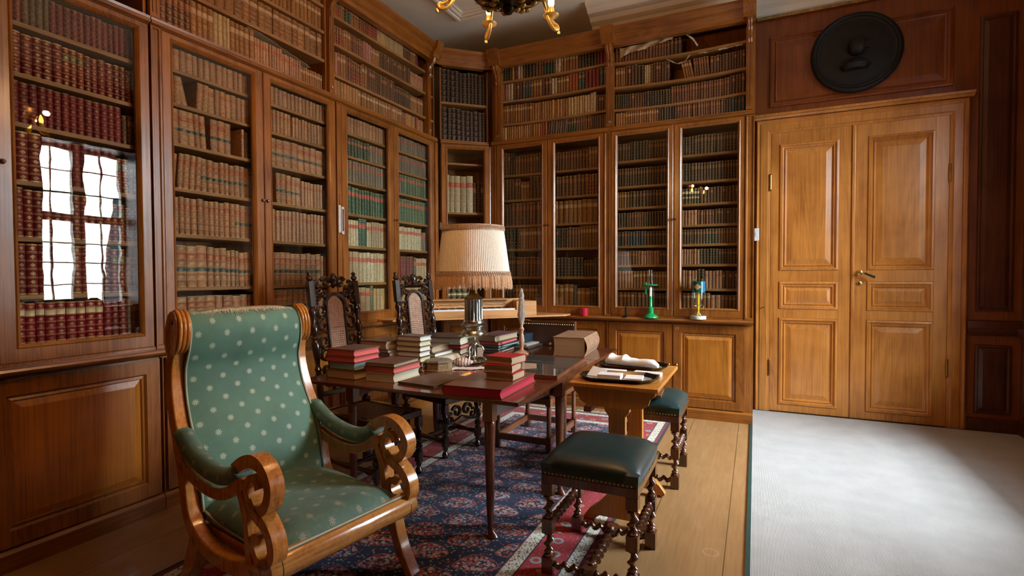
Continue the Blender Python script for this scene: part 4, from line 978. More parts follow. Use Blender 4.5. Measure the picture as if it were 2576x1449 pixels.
# seat cushion
m = MB(); nx, ny = 20, 16; vs = []; fs = []; us = []
def seatp(i, j):
    f = -.655 + .623 * i / nx; a = 2 * j / ny - 1; hw = .300 + .012 * (i / nx); w = a * hw
    dome = (1 - abs(a) ** 3.2) * .040; frontdrop = max(0, (i / nx - .82) / .18) ** 2.2 * .075; back = .0 - .02 * (1 - i / nx)
    side = (abs(a) ** 8) * .035
    return (f, w, .418 + dome + back - frontdrop - side + .012 * math.sin(f * 9))
for i in range(nx + 1):
    for j in range(ny + 1): vs.append(seatp(i, j))
for i in range(nx):
    for j in range(ny):
        a = i * (ny + 1) + j; fs.append((a, a + 1, a + ny + 2, a + ny + 1)); us.append([(vs[k][1], vs[k][0]) for k in fs[-1]])
bd = [j for j in range(ny + 1)] + [i * (ny + 1) + ny for i in range(1, nx + 1)] + [nx * (ny + 1) + j for j in range(ny - 1, -1, -1)] + [i * (ny + 1) for i in range(nx - 1, 0, -1)]
o_ = len(vs); vs += [(vs[b][0] + (.004 if vs[b][0] > -.04 else 0), vs[b][1], .345) for b in bd]
for q_ in range(len(bd)):
    r_ = (q_ + 1) % len(bd); fs.append((bd[q_], o_ + q_, o_ + r_, bd[r_])); us.append([(vs[k][1], vs[k][0] - (vs[k][2] - .42)) if abs(vs[k][1]) < .29 else (vs[k][0], vs[k][2]) for k in fs[-1]])
fs.append(tuple(o_ + q_ for q_ in range(len(bd) - 1, -1, -1))); us.append(None)
m.add(vs, fs, 0, us); st_ = m.build('seat_cushion', CLOTHW, t, smooth=60)
m = MB(); m.tube([(-.024, w, .386) for w in (-.312, -.1, .1, .312)], .0055, 6); m.build('piping', PIPING, st_, smooth=60)
for sg_ in (-1, 1):
    m = MB(); m.tube([(-.66, .298 * sg_, .385), (-.5, .302 * sg_, .36), (-.3, .306 * sg_, .355), (-.05, .31 * sg_, .372)], .005, 6); m.build('piping', PIPING, st_, smooth=60)
def taper_tree(o):
    for c_ in o.children:
        for v_ in c_.data.vertices:
            if v_.co.z > .62: v_.co.y *= 1 - .10 * (v_.co.z - .62) / .6
        taper_tree(c_)
taper_tree(t)

# ------------------------------------------------------------ twist-turned stools
def twist(m, p0, p1, r=.016, amp=.009, pitch=.062, seg=10, n=None):
    p0, p1 = Vector(p0), Vector(p1); L = (p1 - p0).length; n = n or max(12, int(L / .007)); t_ = (p1 - p0).normalized()
    a = Vector((0, 0, 1)).cross(t_); a = Vector((1, 0, 0)) if a.length < .1 else a.normalized(); b = t_.cross(a); rs = []
    for i in range(n + 1):
        k = i / n; s_ = L * k; th = 2 * PI * s_ / pitch; e = min(1, min(k, 1 - k) * 10)
        c = p0 + t_ * s_ + (a * math.cos(th) + b * math.sin(th)) * amp * e; rr = r * (1 + .10 * math.cos(2 * th))
        rs.append([tuple(c + (a * math.cos(2 * PI * j / seg) + b * math.sin(2 * PI * j / seg)) * rr) for j in range(seg)])
    m.rings(rs)
def stool(x, y, label, rz=0.0):
    t = thing('stool', label, 'stool', (x, y, 0), rz, 'green leather stools with twist-turned legs'); hx, hy = .205, .235
    m = MB(); nx, ny = 16, 16; vs = []; fs = []
    for i in range(nx + 1):
        for j in range(ny + 1):
            a, b = 2 * i / nx - 1, 2 * j / ny - 1; ka = math.copysign(abs(a) ** .8, a); kb = math.copysign(abs(b) ** .8, b)
            cr_ = 1 - .035 * (a * a * b * b)
            vs.append((ka * (hx + .025) * cr_, kb * (hy + .025) * cr_, .470 + .046 * (1 - abs(a) ** 4.5) * (1 - abs(b) ** 4.5)))
    for i in range(nx):
        for j in range(ny): a = i * (ny + 1) + j; fs.append((a, a + ny + 1, a + ny + 2, a + 1))
    bd = [j for j in range(ny + 1)] + [i * (ny + 1) + ny for i in range(1, nx + 1)] + [nx * (ny + 1) + j for j in range(ny - 1, -1, -1)] + [i * (ny + 1) for i in range(nx - 1, 0, -1)]
    o_ = len(vs); vs += [(vs[b][0] * .985, vs[b][1] * .985, .425) for b in bd]
    for q_ in range(len(bd)): r_ = (q_ + 1) % len(bd); fs.append((bd[q_], bd[r_], o_ + r_, o_ + q_))
    fs.append(tuple(o_ + q_ for q_ in range(len(bd))))
    m.add(vs, fs); se = m.build('seat', GREENL, t, smooth=60)
    m = MB()
    for sx in (-1, 1):
        for k in range(22):
            yy_ = -hy + (2 * hy) * (k + .5) / 22; m.lathe([(.0045, 0), (.004, .002), (.001, .0035)], 6, (0, 0, 0), 0, Matrix.Translation((sx * (hx + .0235), yy_, .434)) @ Matrix.Rotation(sx * PI / 2, 4, 'Y'))
            xx_ = -hx + (2 * hx) * (k + .5) / 22; m.lathe([(.0045, 0), (.004, .002), (.001, .0035)], 6, (0, 0, 0), 0, Matrix.Translation((xx_, sx * (hy + .0235), .434)) @ Matrix.Rotation(-sx * PI / 2, 4, 'X'))
    nb = m.build('nail_heads', BRASS, se); nb['kind'] = 'stuff'
    m = MB(); m.box(-hx - .015, hx + .015, -hy - .015, hy + .015, .385, .424); m.build('apron', WALNUT, t, bev=.004)
    for sx in (-1, 1):
        for sy in (-1, 1):
            m = MB(); X, Y = sx * (hx - .012), sy * (hy - .012)
            m.box(X - .026, X + .026, Y - .026, Y + .026, .335, .384); m.box(X - .026, X + .026, Y - .026, Y + .026, .0, .075); m.box(X - .025, X + .025, Y - .025, Y + .025, .175, .235)
            m.lathe([(.022, .075), (.024, .082), (.015, .088), (.022, .095), (.014, .103)], 14, (X, Y, 0)); twist(m, (X, Y, .098), (X, Y, .168), .016, .008, .05)
            m.lathe([(.014, .165), (.023, .170), (.018, .176)], 14, (X, Y, 0)); m.lathe([(.018, .234), (.023, .240), (.014, .248)], 14, (X, Y, 0))
            twist(m, (X, Y, .245), (X, Y, .334), .017, .009, .05); m.build('leg', WALNUT, t, smooth=45)
    for sx in (-1, 1):
        m = MB(); twist(m, (sx * (hx - .012), -hy + .03, .205), (sx * (hx - .012), hy - .03, .205), .014, .009, .048); m.build('side_stretcher', WALNUT, t, smooth=45)
    for sy in (-1, 1):
        m = MB(); Y = sy * (hy - .012); twist(m, (-hx + .03, Y, .045), (hx - .03, Y, .045), .014, .008, .048); m.lathe([(.030, -.022), (.034, 0), (.030, .022)], 12, (0, Y, .045)); m.build('end_stretcher', WALNUT, t, smooth=45)
    m = MB(); twist(m, (0, -hy + .03, .055), (0, hy - .03, .055), .017, .010, .055); m.build('middle_stretcher', WALNUT, t, smooth=45)
    for c_ in t.children:
        for q_ in [c_] + list(c_.children):
            for v_ in q_.data.vertices: v_.co.z *= 1.145; v_.co.x *= 1.03
    return t
stool(-.682, 2.52, 'dark green leather stool with twisted legs nearest the viewer')
stool(-.672, 3.80, 'dark green leather stool behind the small table with a frame on it')
# ------------------------------------------------------------ gate-leg table
TZ = .780
t = thing('gateleg_table', 'large polished mahogany gate-leg table covered with piles of books', 'table', (0, 0, 0))
tx0, tx1, ty0, ty1 = -2.545, -1.070, 2.372, 4.46
for nm, a, b in (('table_leaf', ty0, 3.118), ('tabletop', 3.121, 3.80), ('table_leaf', 3.803, ty1)):
    m = MB(); m.box(tx0, tx1, a, b, TZ - .022, TZ); m.build(nm, MAHOG, t, bev=.006, seg=3)
m = MB(); m.box(-2.46, -1.15, 3.15, 3.17, .640, TZ - .023); m.box(-2.46, -1.15, 3.75, 3.77, .640, TZ - .023); m.box(-2.46, -2.44, 3.17, 3.75, .640, TZ - .023); m.box(-1.17, -1.15, 3.17, 3.75, .640, TZ - .023)
m.build('apron', MAHOGL, t)
def club_leg(x, y, top=.757, ang=0.0):
    m = MB(); m.box(x - .029, x + .029, y - .029, y + .029, .640, top)
    m.lathe([(.024, .640), (.030, .632), (.029, .60), (.0265, .40), (.022, .20), (.017, .09), (.016, .06)], 20, (x, y, 0))
    d = Vector((math.cos(ang), math.sin(ang), 0)) * .012
    rs = []
    for r_, z_, k in ((.016, .062, 0), (.018, .045, .3), (.026, .028, 1), (.031, .016, 1.2), (.026, .004, .8), (.018, .0105, .6)):
        z_ = max(z_, .0105); rs.append([(x + d.x * k + r_ * math.cos(2 * PI * j / 18), y + d.y * k + r_ * math.sin(2 * PI * j / 18), z_) for j in range(18)])
    m.rings(rs[:5]); m.build('leg', MAHOGL, t, smooth=45)
club_leg(-1.285, 2.475, ang=.2); club_leg(-2.27, 2.52, ang=3); club_leg(-1.135, 3.16, ang=-.3); club_leg(-2.47, 3.20, ang=3); club_leg(-2.46, 3.74, ang=2); club_leg(-1.315, 3.74, ang=.6)
for x0, y0, x1, y1 in ((-1.285, 2.505, -1.19, 3.15), (-2.27, 2.55, -2.40, 3.15)):
    m = MB(); d = Vector((x1 - x0, y1 - y0, 0)); a = math.atan2(d.y, d.x); m.box(0, d.length, -.011, .011, .655, .745, 0, Matrix.Translation((x0, y0, 0)) @ Matrix.Rotation(a, 4, 'Z')); m.build('gate_rail', MAHOGL, t)

# low-backed leather chair on the far side
t = thing('side_chair', 'low chair with nailed brown leather back behind the table', 'chair', (-1.69, 4.15, 0))
for x in (-.225, .225):
    for y in (-.32, .30):
        m = MB(); m.box(x - .021, x + .021, y - .021, y + .021, .0105, .14)
        m.lathe([(.016, .14), (.020, .15), (.018, .17), (.019, .30), (.018, .38), (.021, .385)], 14, (x, y, 0)); m.box(x - .021, x + .021, y - .021, y + .021, .385, .445)
        m.build('leg', PINE if x > 5 else FRAMEW, t, smooth=45)
    m = MB(); m.box(x - .012, x + .012, -.30, .28, .075, .125); m.build('stretcher', FRAMEW, t)
    m = MB(); m.box(x - .020, x + .020, .285, .32, .446, 1.005); m.build('back_post', FRAMEW, t)
for y in (-.32, .30): m = MB(); m.box(-.204, .204, y - .012, y + .012, .075, .125); m.build('stretcher', FRAMEW, t)
m = MB(); m.box(-.245, .245, -.34, .32, .40, .444); m.build('seat_rail', FRAMEW, t)
m = MB(); m.box(-.25, .25, -.345, .28, .446, .485); m.build('seat', BROWNL, t, bev=.012, seg=3)
m = MB(); m.box(-.245, .245, .262, .284, .74, 1.0); b_ = m.build('leather_back', BROWNL, t, bev=.005)
m = MB()
for i in range(24): m.lathe([(.006, 0), (.004, .003), (.001, .004)], 7, (0, 0, 0), 0, Matrix.Translation((-.235 + .47 * i / 23, .262, .975)) @ Matrix.Rotation(PI / 2, 4, 'X'))
nl = m.build('nail_heads', BRASS, b_); nl['kind'] = 'stuff'

# ------------------------------------------------------------ carved cane-backed chairs
def turned(m, p0, p1, prof, seg=12):
    p0, p1 = Vector(p0), Vector(p1); rs = []; d = (p1 - p0)
    for k, r_ in prof: c = p0 + d * k; rs.append([(c.x + r_ * math.cos(2 * PI * (j + .5) / seg), c.y + r_ * math.sin(2 * PI * (j + .5) / seg), c.z) for j in range(seg)])
    m.rings(rs)
BAL = [(0, .018), (.04, .026), (.08, .018), (.10, .015), (.18, .018), (.34, .028), (.44, .030), (.50, .018), (.53, .026), (.56, .016), (.62, .026), (.68, .030), (.74, .020), (.78, .014), (.86, .017), (.90, .026), (.94, .028), (1, .018)]
def spiral(m, cy, cz, R0, a0, turns, th=.016, dep=.020, xf=None, n=22, R1=.010, mirror=1):
    pts = []
    for i in range(n + 1):
        k = i / n; r_ = R0 * (1 - k) + R1 * k; a = a0 + turns * 2 * PI * k; pts.append((mirror * (cy + r_ * math.cos(a)) if False else cy + mirror * r_ * math.cos(a), cz + r_ * math.sin(a)))
    rs = []
    for i, p in enumerate(pts):
        q0, q1 = pts[max(i - 1, 0)], pts[min(i + 1, n)]; t_ = Vector((q1[0] - q0[0], q1[1] - q0[1])).normalized(); nn = Vector((-t_.y, t_.x)); tw = th * (1 - .35 * i / n); x0 = xf(p[1]) if xf else 0
        rs.append([(x0 - dep / 2, p[0] + nn.x * tw / 2, p[1] + nn.y * tw / 2), (x0 - dep / 2, p[0] - nn.x * tw / 2, p[1] - nn.y * tw / 2), (x0 + dep / 2 * .6, p[0] - nn.x * tw / 2, p[1] - nn.y * tw / 2), (x0 + dep / 2, p[0], p[1]), (x0 + dep / 2 * .6, p[0] + nn.x * tw / 2, p[1] + nn.y * tw / 2)])
    m.rings(rs)
def cane_chair(x, y, rz, label, width=.42, depth=.52):
    t = thing('cane_chair', label, 'chair', (x, y, 0), rz, 'carved high-backed cane chairs beside the table')
    hw = width / 2 - .02; xb, xfr = -depth / 2, depth / 2
    bx = lambda z: xb - .13 * max(0, z - .47) / .95
    for sg in (-1, 1):
        m = MB(); Y = sg * hw
        m.box(xb - .022, xb + .022, Y - .022, Y + .022, .40, .50); m.box(xb - .022, xb + .022, Y - .022, Y + .022, .0105, .36 if sg else .3)
        turned(m, (xb, Y, .36), (xb, Y, .40), [(0, .020), (.5, .016), (1, .020)])
        turned(m, (bx(.50), Y, .50), (bx(.74), Y, .74), [(0, .016), (.1, .026), (.25, .018), (.5, .026), (.75, .020), (.9, .026), (1, .018)])
        turned(m, (bx(.74), Y, .74), (bx(1.19), Y, 1.19), BAL)
        m.box(-.021, .021, Y - .021, Y + .021, -.09, .09, 0, Matrix.Translation((bx(1.29), 0, 1.29)) @ Matrix.Rotation(math.atan2(-.13, .95), 4, 'Y'))
        turned(m, (bx(1.375), Y, 1.375), (bx(1.45), Y, 1.45), [(0, .020), (.1, .012), (.3, .024), (.45, .022), (.6, .012), (.8, .017), (.93, .012), (1, .003)])
        turned(m, (bx(1.19), Y, 1.185), (bx(1.20), Y, 1.205), [(0, .018), (1, .022)])
        m.build('back_post', EBONY, t, smooth=45)
        m = MB(); sd = sg
        # carved pierced band beside the cane
        for z0_, z1_, yy_ in ((.60, 1.235, .068),): m.rings([[(bx(z) - .008, sd * yy_, z), (bx(z) - .008, sd * (yy_ + .020), z), (bx(z) + .012, sd * (yy_ + .016), z), (bx(z) + .012, sd * (yy_ + .004), z)] for z in (z0_, .9, z1_)])
        for kz, r0, a0, tr, cy_ in ((.66, .042, PI / 2, -.95, .115), (.745, .042, -PI / 2, .95, .115), (.845, .048, PI / 2, -.95, .118), (.945, .048, -PI / 2, .95, .118), (1.06, .052, PI / 2, -.9, .120), (1.165, .050, -PI / 2, .95, .118)):
            spiral(m, sd * cy_, kz, r0, a0, tr, .022, .026, bx, mirror=sd, R1=.012)
        for kz in (.70, .895, 1.115): m.lathe([(.0, -.014), (.016, -.010), (.020, 0), (.014, .012), (.004, .018)], 10, (0, 0, 0), 0, Matrix.Translation((bx(kz), sd * .128, kz)) @ Matrix.Rotation(PI / 2, 4, 'Y'))
        for kz in (.655, .79, .90, 1.0, 1.12): m.tube([(bx(kz), sd * .080, kz), (bx(kz), sd * .105, kz + .012)], .010, 6)
        m.build('carved_side_band', EBONY, t, smooth=45)
    m = MB(); n = 20; vs = []; fs = []; us = []; out = []
    for i in range(n + 1):
        z = .60 + (1.265 - .60) * i / n; hwc = .068 if z < 1.20 else .068 * math.sqrt(max(0.02, 1 - ((z - 1.20) / .067) ** 2)); out.append((z, hwc))
    for z, w_ in out: vs += [(bx(z), -w_, z), (bx(z), w_, z)]
    for i in range(n): fs.append((2 * i, 2 * i + 1, 2 * i + 3, 2 * i + 2)); us.append([(vs[k][1], vs[k][2]) for k in fs[-1]])
    k0 = len(vs); vs2 = [(v[0] - .003, v[1], v[2]) for v in vs]; m.add(vs + vs2, fs + [tuple(k + k0 for k in f) for f in fs], 0, us + us); m.build('cane_back', CANE, t)
    m = MB()                                     # crest and lower rail
    for i in range(9):
        a0_ = PI * i / 8; a1_ = a0_
    arch = [(.088 * math.cos(a), 1.205 + .085 * math.sin(a)) for a in [PI * i / 12 for i in range(13)]]
    m.rings([[(bx(z) - .012, y_ * .80, 1.205 + (z - 1.205) * .80), (bx(z) - .012, y_ * 1.12, 1.205 + (z - 1.205) * 1.12), (bx(z) + .014, y_ * 1.10, 1.205 + (z - 1.205) * 1.1), (bx(z) + .014, y_ * .84, 1.205 + (z - 1.205) * .84)] for y_, z in arch])
    for sd in (-1, 1):
        spiral(m, sd * .135, 1.325, .052, PI * .5, -1.1, .030, .032, bx, mirror=sd, R1=.012); spiral(m, sd * .060, 1.365, .046, PI * .15, 1.0, .026, .032, bx, mirror=sd, R1=.010)
        spiral(m, sd * .150, 1.255, .034, -PI * .5, 1.0, .026, .028, bx, mirror=sd, R1=.010); spiral(m, sd * .100, 1.290, .030, PI * .9, .9, .024, .028, bx, mirror=sd, R1=.010)
        m.tube([(bx(1.30), sd * hw, 1.30), (bx(1.32), sd * .16, 1.31), (bx(1.34), sd * .11, 1.33)], [.016, .014, .012], 8)
    m.lathe([(.004, -.05), (.030, -.02), (.034, .02), (.022, .05), (.006, .065)], 12, (bx(1.36), 0, 1.375)); m.build('carved_crest', EBONY, t, smooth=45)
    m = MB(); m.box(bx(.58) - .012, bx(.58) + .012, -hw + .012, hw - .012, .565, .602); m.build('lower_back_rail', EBONY, t, bev=.004)
    m = MB(); m.box(xb - .02, xb + .02, -hw + .022, hw - .022, .425, .475); m.box(xfr - .025, xfr + .02, -hw - .015, hw + .015, .425, .475); m.box(xb + .022, xfr - .025, -hw - .015, -hw + .03, .425, .475); m.box(xb + .022, xfr - .025, hw - .03, hw + .015, .425, .475)
    m.build('seat_frame', EBONY, t, bev=.006)
    m = MB(); m.box(xb + .02, xfr - .025, -hw + .03, hw - .03, .462, .466); m.build('cane_seat', CANE, t)
    FL_ = [(0, .022), (.05, .026), (.09, .016), (.14, .024), (.22, .030), (.30, .018), (.33, .026), (.36, .016), (.45, .020), (.62, .030), (.70, .018), (.76, .026), (.82, .016), (.90, .026), (1, .020)]
    for sg in (-1, 1):
        m = MB(); Y = sg * hw; m.box(xfr - .021, xfr + .021, Y - .021, Y + .021, .35, .424); m.box(xfr - .021, xfr + .021, Y - .021, Y + .021, .10, .17)
        turned(m, (xfr, Y, .17), (xfr, Y, .35), FL_); turned(m, (xfr, Y, .0105), (xfr, Y, .10), [(0, .016), (.25, .028), (.45, .022), (.6, .014), (.8, .022), (1, .018)]); m.build('leg', EBONY, t, smooth=45)
        m = MB(); turned_h = [(0, .014), (.1, .022), (.2, .014), (.5, .024), (.8, .014), (.9, .022), (1, .014)]
        rs = []
        for k, r_ in turned_h: xx = xb + .02 + (xfr - xb - .04) * k; rs.append([(xx, Y + r_ * math.cos(2 * PI * j / 10), .135 + r_ * math.sin(2 * PI * j / 10)) for j in range(10)])
        m.rings(rs); m.build('side_stretcher', EBONY, t, smooth=45)
    m = MB(); rs = []
    for k, r_ in [(0, .014), (.2, .022), (.3, .014), (.5, .026), (.7, .014), (.8, .022), (1, .014)]: yy_ = -hw + 2 * hw * k; rs.append([(0 + r_ * math.cos(2 * PI * j / 10), yy_, .135 + r_ * math.sin(2 * PI * j / 10)) for j in range(10)])
    m.rings(rs); m.build('cross_stretcher', EBONY, t, smooth=45)
    m = MB()
    for sd in (-1, 1):
        spiral(m, sd * .055, .345, .050, PI * .1, 1.05, .024, .026, lambda z: xfr, mirror=sd, R1=.012); spiral(m, sd * .125, .300, .044, PI * .6, -1.05, .022, .026, lambda z: xfr, mirror=sd, R1=.012)
        m.tube([(xfr, sd * (hw - .01), .255), (xfr, sd * .11, .265), (xfr, 0, .30)], [.013, .012, .012], 8)
    m.build('carved_stretcher', EBONY, t, smooth=45)
    return t
cane_chair(-2.455, 2.905, math.radians(-8), 'dark carved cane-backed chair nearer the armchair, behind the red-edged books', .435, .54)
cane_chair(-2.335, 3.640, math.radians(-15), 'dark carved cane-backed chair farther back, left of the lampshade', .40, .47)

# ------------------------------------------------------------ small trestle table
t = thing('trestle_table', 'small pine trestle side table carrying two trays', 'table', (-.70, 3.15, 0))
m = MB(); m.extr([(-.245, .820), (.245, .820), (.245, .797), (-.245, .797)], -.37, .40); m.build('tabletop', PINE, t, bev=.005, seg=3)
for y in (-.34, .345):
    m = MB(); m.extr([(-.232, .796), (.232, .796), (.222, .77), (.20, .752), (.19, .72), (.16, .70), (.10, .69), (-.10, .69), (-.16, .70), (-.19, .72), (-.20, .752), (-.222, .77)], y, y + .02); m.build('end_apron', PINE, t, bev=.002)
for y in (-.255, .235):
    m = MB(); m.extr([(-.075, .689), (.075, .689), (.07, .65), (.048, .62), (.048, .22), (.055, .17), (.10, .12), (.16, .07), (.19, .03), (.19, .011), (.14, .011), (.10, .04), (-.10, .04), (-.14, .011), (-.19, .011), (-.19, .03), (-.16, .07), (-.10, .12), (-.055, .17), (-.048, .22), (-.048, .62), (-.07, .65)], y, y + .042)
    m.build('trestle', PINE, t, bev=.004)
m = MB(); m.box(-.02, .02, -.212, .234, .24, .30); m.build('cross_rail', PINE, t)
m = MB(); m.box(-.16, -.12, -.36, .38, .66, .689); m.build('runner', FRAMEW, t)
TRAYS = plain('worn_silver', (.42, .43, .45), .42, .5, .3, 20)
def tray(x, y, z, rz, label, a=.215, b=.13):
    t = thing('tray', label, 'tray', (x, y, z), rz, 'dark-rimmed trays on the small trestle table')
    def oct_(k, z_): 
        A, B = a * k, b * k; c = min(A, B) * .55
        return [(A, -B + c, z_), (A, B - c, z_), (A - c, B, z_), (-A + c, B, z_), (-A, B - c, z_), (-A, -B + c, z_), (-A + c, -B, z_), (A - c, -B, z_)]
    m = MB(); m.rings([oct_(.86, .0), oct_(1.0, .022), oct_(1.02, .024), oct_(.985, .0235), oct_(.85, .004)], True, True); m.build('tray_body', BLACKL, t)
    m = MB(); m.rings([oct_(.84, .0042), oct_(.84, .006)]); m.build('tray_surface', TRAYS, t)
tray(-.705, 2.965, .8205, .10, 'dark tray of white cards at the near end of the small table')
tray(-.715, 3.385, .8205, .06, 'dark tray with a white wrapped bundle at far end of small table')
def slab(name, label, cat, x, y, z, lx, ly, h, rz, mat, grp=None, bev=.002):
    m = MB(); m.box(-lx / 2, lx / 2, -ly / 2, ly / 2, 0, h); o = m.build(name, mat, None, bev=bev); o.location = (x, y, z); o.rotation_euler = (0, 0, rz); return tag(o, label, cat, grp)
G = 'white cards and papers on the trays'
slab('card_box', 'white box of cards at the front of the near tray', 'card', -.745, 2.925, .827, .13, .09, .030, .05, WHITEP, G)
slab('card_box', 'flat white card box at the right side of the near tray', 'card', -.62, 2.975, .827, .10, .12, .012, .1, WHITEP, G)
slab('card_box', 'long white card box between the two trays', 'card', -.80, 3.145, .8205, .19, .055, .020, -.02, WHITEP, G)
slab('card_box', 'row of small white cards between trays at the table edge', 'card', -.575, 3.145, .8205, .16, .07, .020, -.05, WHITEP, G)
m = MB(); m.add([(-.05, -.03, 0), (.05, -.035, 0), (.06, .02, .03), (-.03, .04, .045), (-.05, -.03, .003), (.05, -.035, .003), (.06, .02, .033), (-.03, .04, .048)], [(0, 1, 2, 3), (4, 5, 6, 7), (0, 1, 5, 4), (1, 2, 6, 5), (2, 3, 7, 6), (3, 0, 4, 7)])
o = m.build('folded_card', WHITEP); o.location = (-.845, 2.995, .827); tag(o, 'folded white paper standing up at left of the near tray', 'paper')
m = MB(); rs = []; rw = random.Random(2)
for i in range(12):
    x = -.17 + .34 * i / 11; rr = (.040 if i < 5 else .030) * (1 + rw.uniform(-.12, .12)) * (.6 if i in (0, 11) else 1); rs.append([(x, math.cos(2 * PI * j / 14) * rr * 1.5, rr * .85 + math.sin(2 * PI * j / 14) * rr * .85) for j in range(14)])
m.rings(rs); o = m.build('wrapped_bundle', WHITEP, smooth=50); o.location = (-.72, 3.39, .827); o.rotation_euler = (0, 0, -.12); tag(o, 'long white paper-wrapped bundle lying on the far tray', 'bundle')
t = thing('picture_frame', 'small dark picture frame lying on the far green stool', 'picture frame', (-.665, 3.70, .5925), math.radians(4))
m = MB(); quadloops(m, [(0, 1, 0, 1, 0)] * 1); m = MB()
for a, b, c, d in ((-.09, .09, -.14, -.118), (-.09, .09, .118, .14), (-.09, -.068, -.118, .118), (.068, .09, -.118, .118)): m.box(a, b, c, d, 0, .018)
m.build('frame', FRAMEW, t); m = MB(); m.box(-.068, .068, -.118, .118, .002, .010); m.build('picture', plain('dark_print', (.10, .11, .11), .3, 0, .5, 30, coat=.5), t)
# ------------------------------------------------------------ books lying on the table
def flat_book(label, nx_, ny_, z, lx, ly, h, cover, pg, rz=0.0, spine='-x', ct=.0035, grp='books piled on the mahogany table', round_=False, fat=0.0):
    """nx_, ny_: corner with largest x and smallest y (nearest the viewer); lx runs towards -x, ly towards +y"""
    t = thing('book', label, 'book', (nx_, ny_, z), math.radians(rz), grp)
    m = MB(); ov = .004
    m.box(-lx, 0, 0, ly, 0, ct); m.box(-lx, 0, 0, ly, h - ct, h)
    n = 6; bulge = .010 + fat
    def sp(k): a = -PI / 2 + PI * k / n; return math.cos(a) * bulge, ct / 2 + (h - ct) * (k / n)
    ring_o, ring_i = [], []
    for k in range(n + 1):
        b, zz = sp(k); zz = min(max(zz, 0), h)
        ring_o.append((b, h * k / n)); ring_i.append((b - .004, ct + (h - 2 * ct) * k / n))
    poly = ring_o + ring_i[::-1]
    if spine == '-x': vs0 = [(-lx - p[0], 0, p[1]) for p in poly]; vs1 = [(-lx - p[0], ly, p[1]) for p in poly]
    elif spine == '+x': vs0 = [(p[0], 0, p[1]) for p in poly]; vs1 = [(p[0], ly, p[1]) for p in poly]
    elif spine == '+y': vs0 = [(-lx, ly + p[0], p[1]) for p in poly]; vs1 = [(0, ly + p[0], p[1]) for p in poly]
    else: vs0 = [(-lx, -p[0], p[1]) for p in poly]; vs1 = [(0, -p[0], p[1]) for p in poly]
    N = len(poly); m.add(vs0 + vs1, [tuple(range(N)), tuple(range(2 * N - 1, N - 1, -1))] + [(i, (i + 1) % N, N + (i + 1) % N, N + i) for i in range(N)])
    m.build('cover', cover, t, bev=.0008, seg=1)
    m = MB(); x0, x1, y0, y1 = -lx + ov, -ov, ov, ly - ov
    if spine == '-x': x0 = -lx - .004
    if spine == '+x': x1 = .004
    if spine == '+y': y1 = ly + .004
    if spine == '-y': y0 = -.004
    # page block with a hollowed fore edge
    dep = min(.008, h * .18); k = 6; rs = []
    for i in range(k + 1):
        zz = ct + .0002 + (h - 2 * ct - .0004) * i / k; c = dep * math.sin(PI * i / k)
        a0, a1, b0, b1 = x0, x1, y0, y1
        if spine == '-x': a1 -= c
        elif spine == '+x': a0 += c
        elif spine == '+y': b0 += c
        else: b1 -= c
        rs.append([(a0, b0, zz), (a1, b0, zz), (a1, b1, zz), (a0, b1, zz)])
    m.rings(rs); m.build('page_block', pg, t)
    return t
z = TZ + .0004
P1 = [('tan-edged book at the bottom of the front left pile', .055, 'brown', PG_TAN, 0, .232, .235), ('pale blue-edged book in the front left pile', .048, 'dark', PG_BLUE, -1, .215, .222), ('lower red-edged book in the front left pile', .036, 'red', PG_PINK, 1, .235, .235), ('red-edged book on top of the front left pile', .043, 'maroon', PG_PINK, 0, .222, .232)]
zz = z
for lb, h, cv, pg, rz, lx, ly in P1: flat_book(lb, -2.216, 2.482, zz, lx, ly, h, CV[cv], pg, rz - 1.5); zz += h + .0004
zz = z
for lb, h, cv, pg, rz, lx, ly in [('thick cream book at the bottom of the front middle pile', .052, 'cream', PG_CREAM, 0, .205, .27), ('red-edged book in the middle of the front middle pile', .038, 'maroon', PG_PINK, -1, .222, .275), ('thin brown book on top of the front middle pile', .022, 'maroon', PG_OLD, 1, .205, .265)]:
    flat_book(lb, -1.941, 2.512, zz, lx, ly, h, CV[cv], pg, rz + 1); zz += h + .0004
zz = z
for lb, h, cv, pg, rz, lx, ly, dx in [('dark brown book at the bottom of the back left pile', .062, 'dark', PG_OLD, 0, .25, .23, 0), ('tan-edged book under the grey one in the back left pile', .040, 'brown', PG_TAN, -3, .25, .25, .03), ('thin grey book in the back left pile', .020, 'grey', PG_OLD, -4, .25, .25, .025), ('thin white-edged book below the top of the back left pile', .018, 'grey', PG_WHITE, -2, .24, .23, .012), ('thick brown book on top of the back left pile', .056, 'brown', PG_OLD, 0, .235, .25, 0)]:
    flat_book(lb, -2.225 + dx, 2.800 - (.0 if dx else .0), zz, lx, ly, h, CV[cv], pg, rz - 4); zz += h + .0004
zz = z
P4 = [('lowest grey book of the tall white-edged stack', .030, PG_OLD, .0), ('second lowest grey book of the tall white-edged stack', .030, PG_OLD, .0)] + [('%s white-edged book down in the tall stack' % w, .0345, PG_YEL if i in (0, 3) else PG_WHITE, 0) for i, w in enumerate(('fifth', 'fourth', 'third', 'second', 'topmost'))]
for i, (lb, h, pg, dx) in enumerate(P4): flat_book(lb, -2.003 + (.012 if i < 2 else 0) + rb.uniform(-.004, .004), 2.872, zz, .195, .125 if i > 1 else .10, h, CV['grey' if i > 4 else 'brown'], pg, rb.uniform(-1.5, 1.5) - 1); zz += h + .0004
zz = z
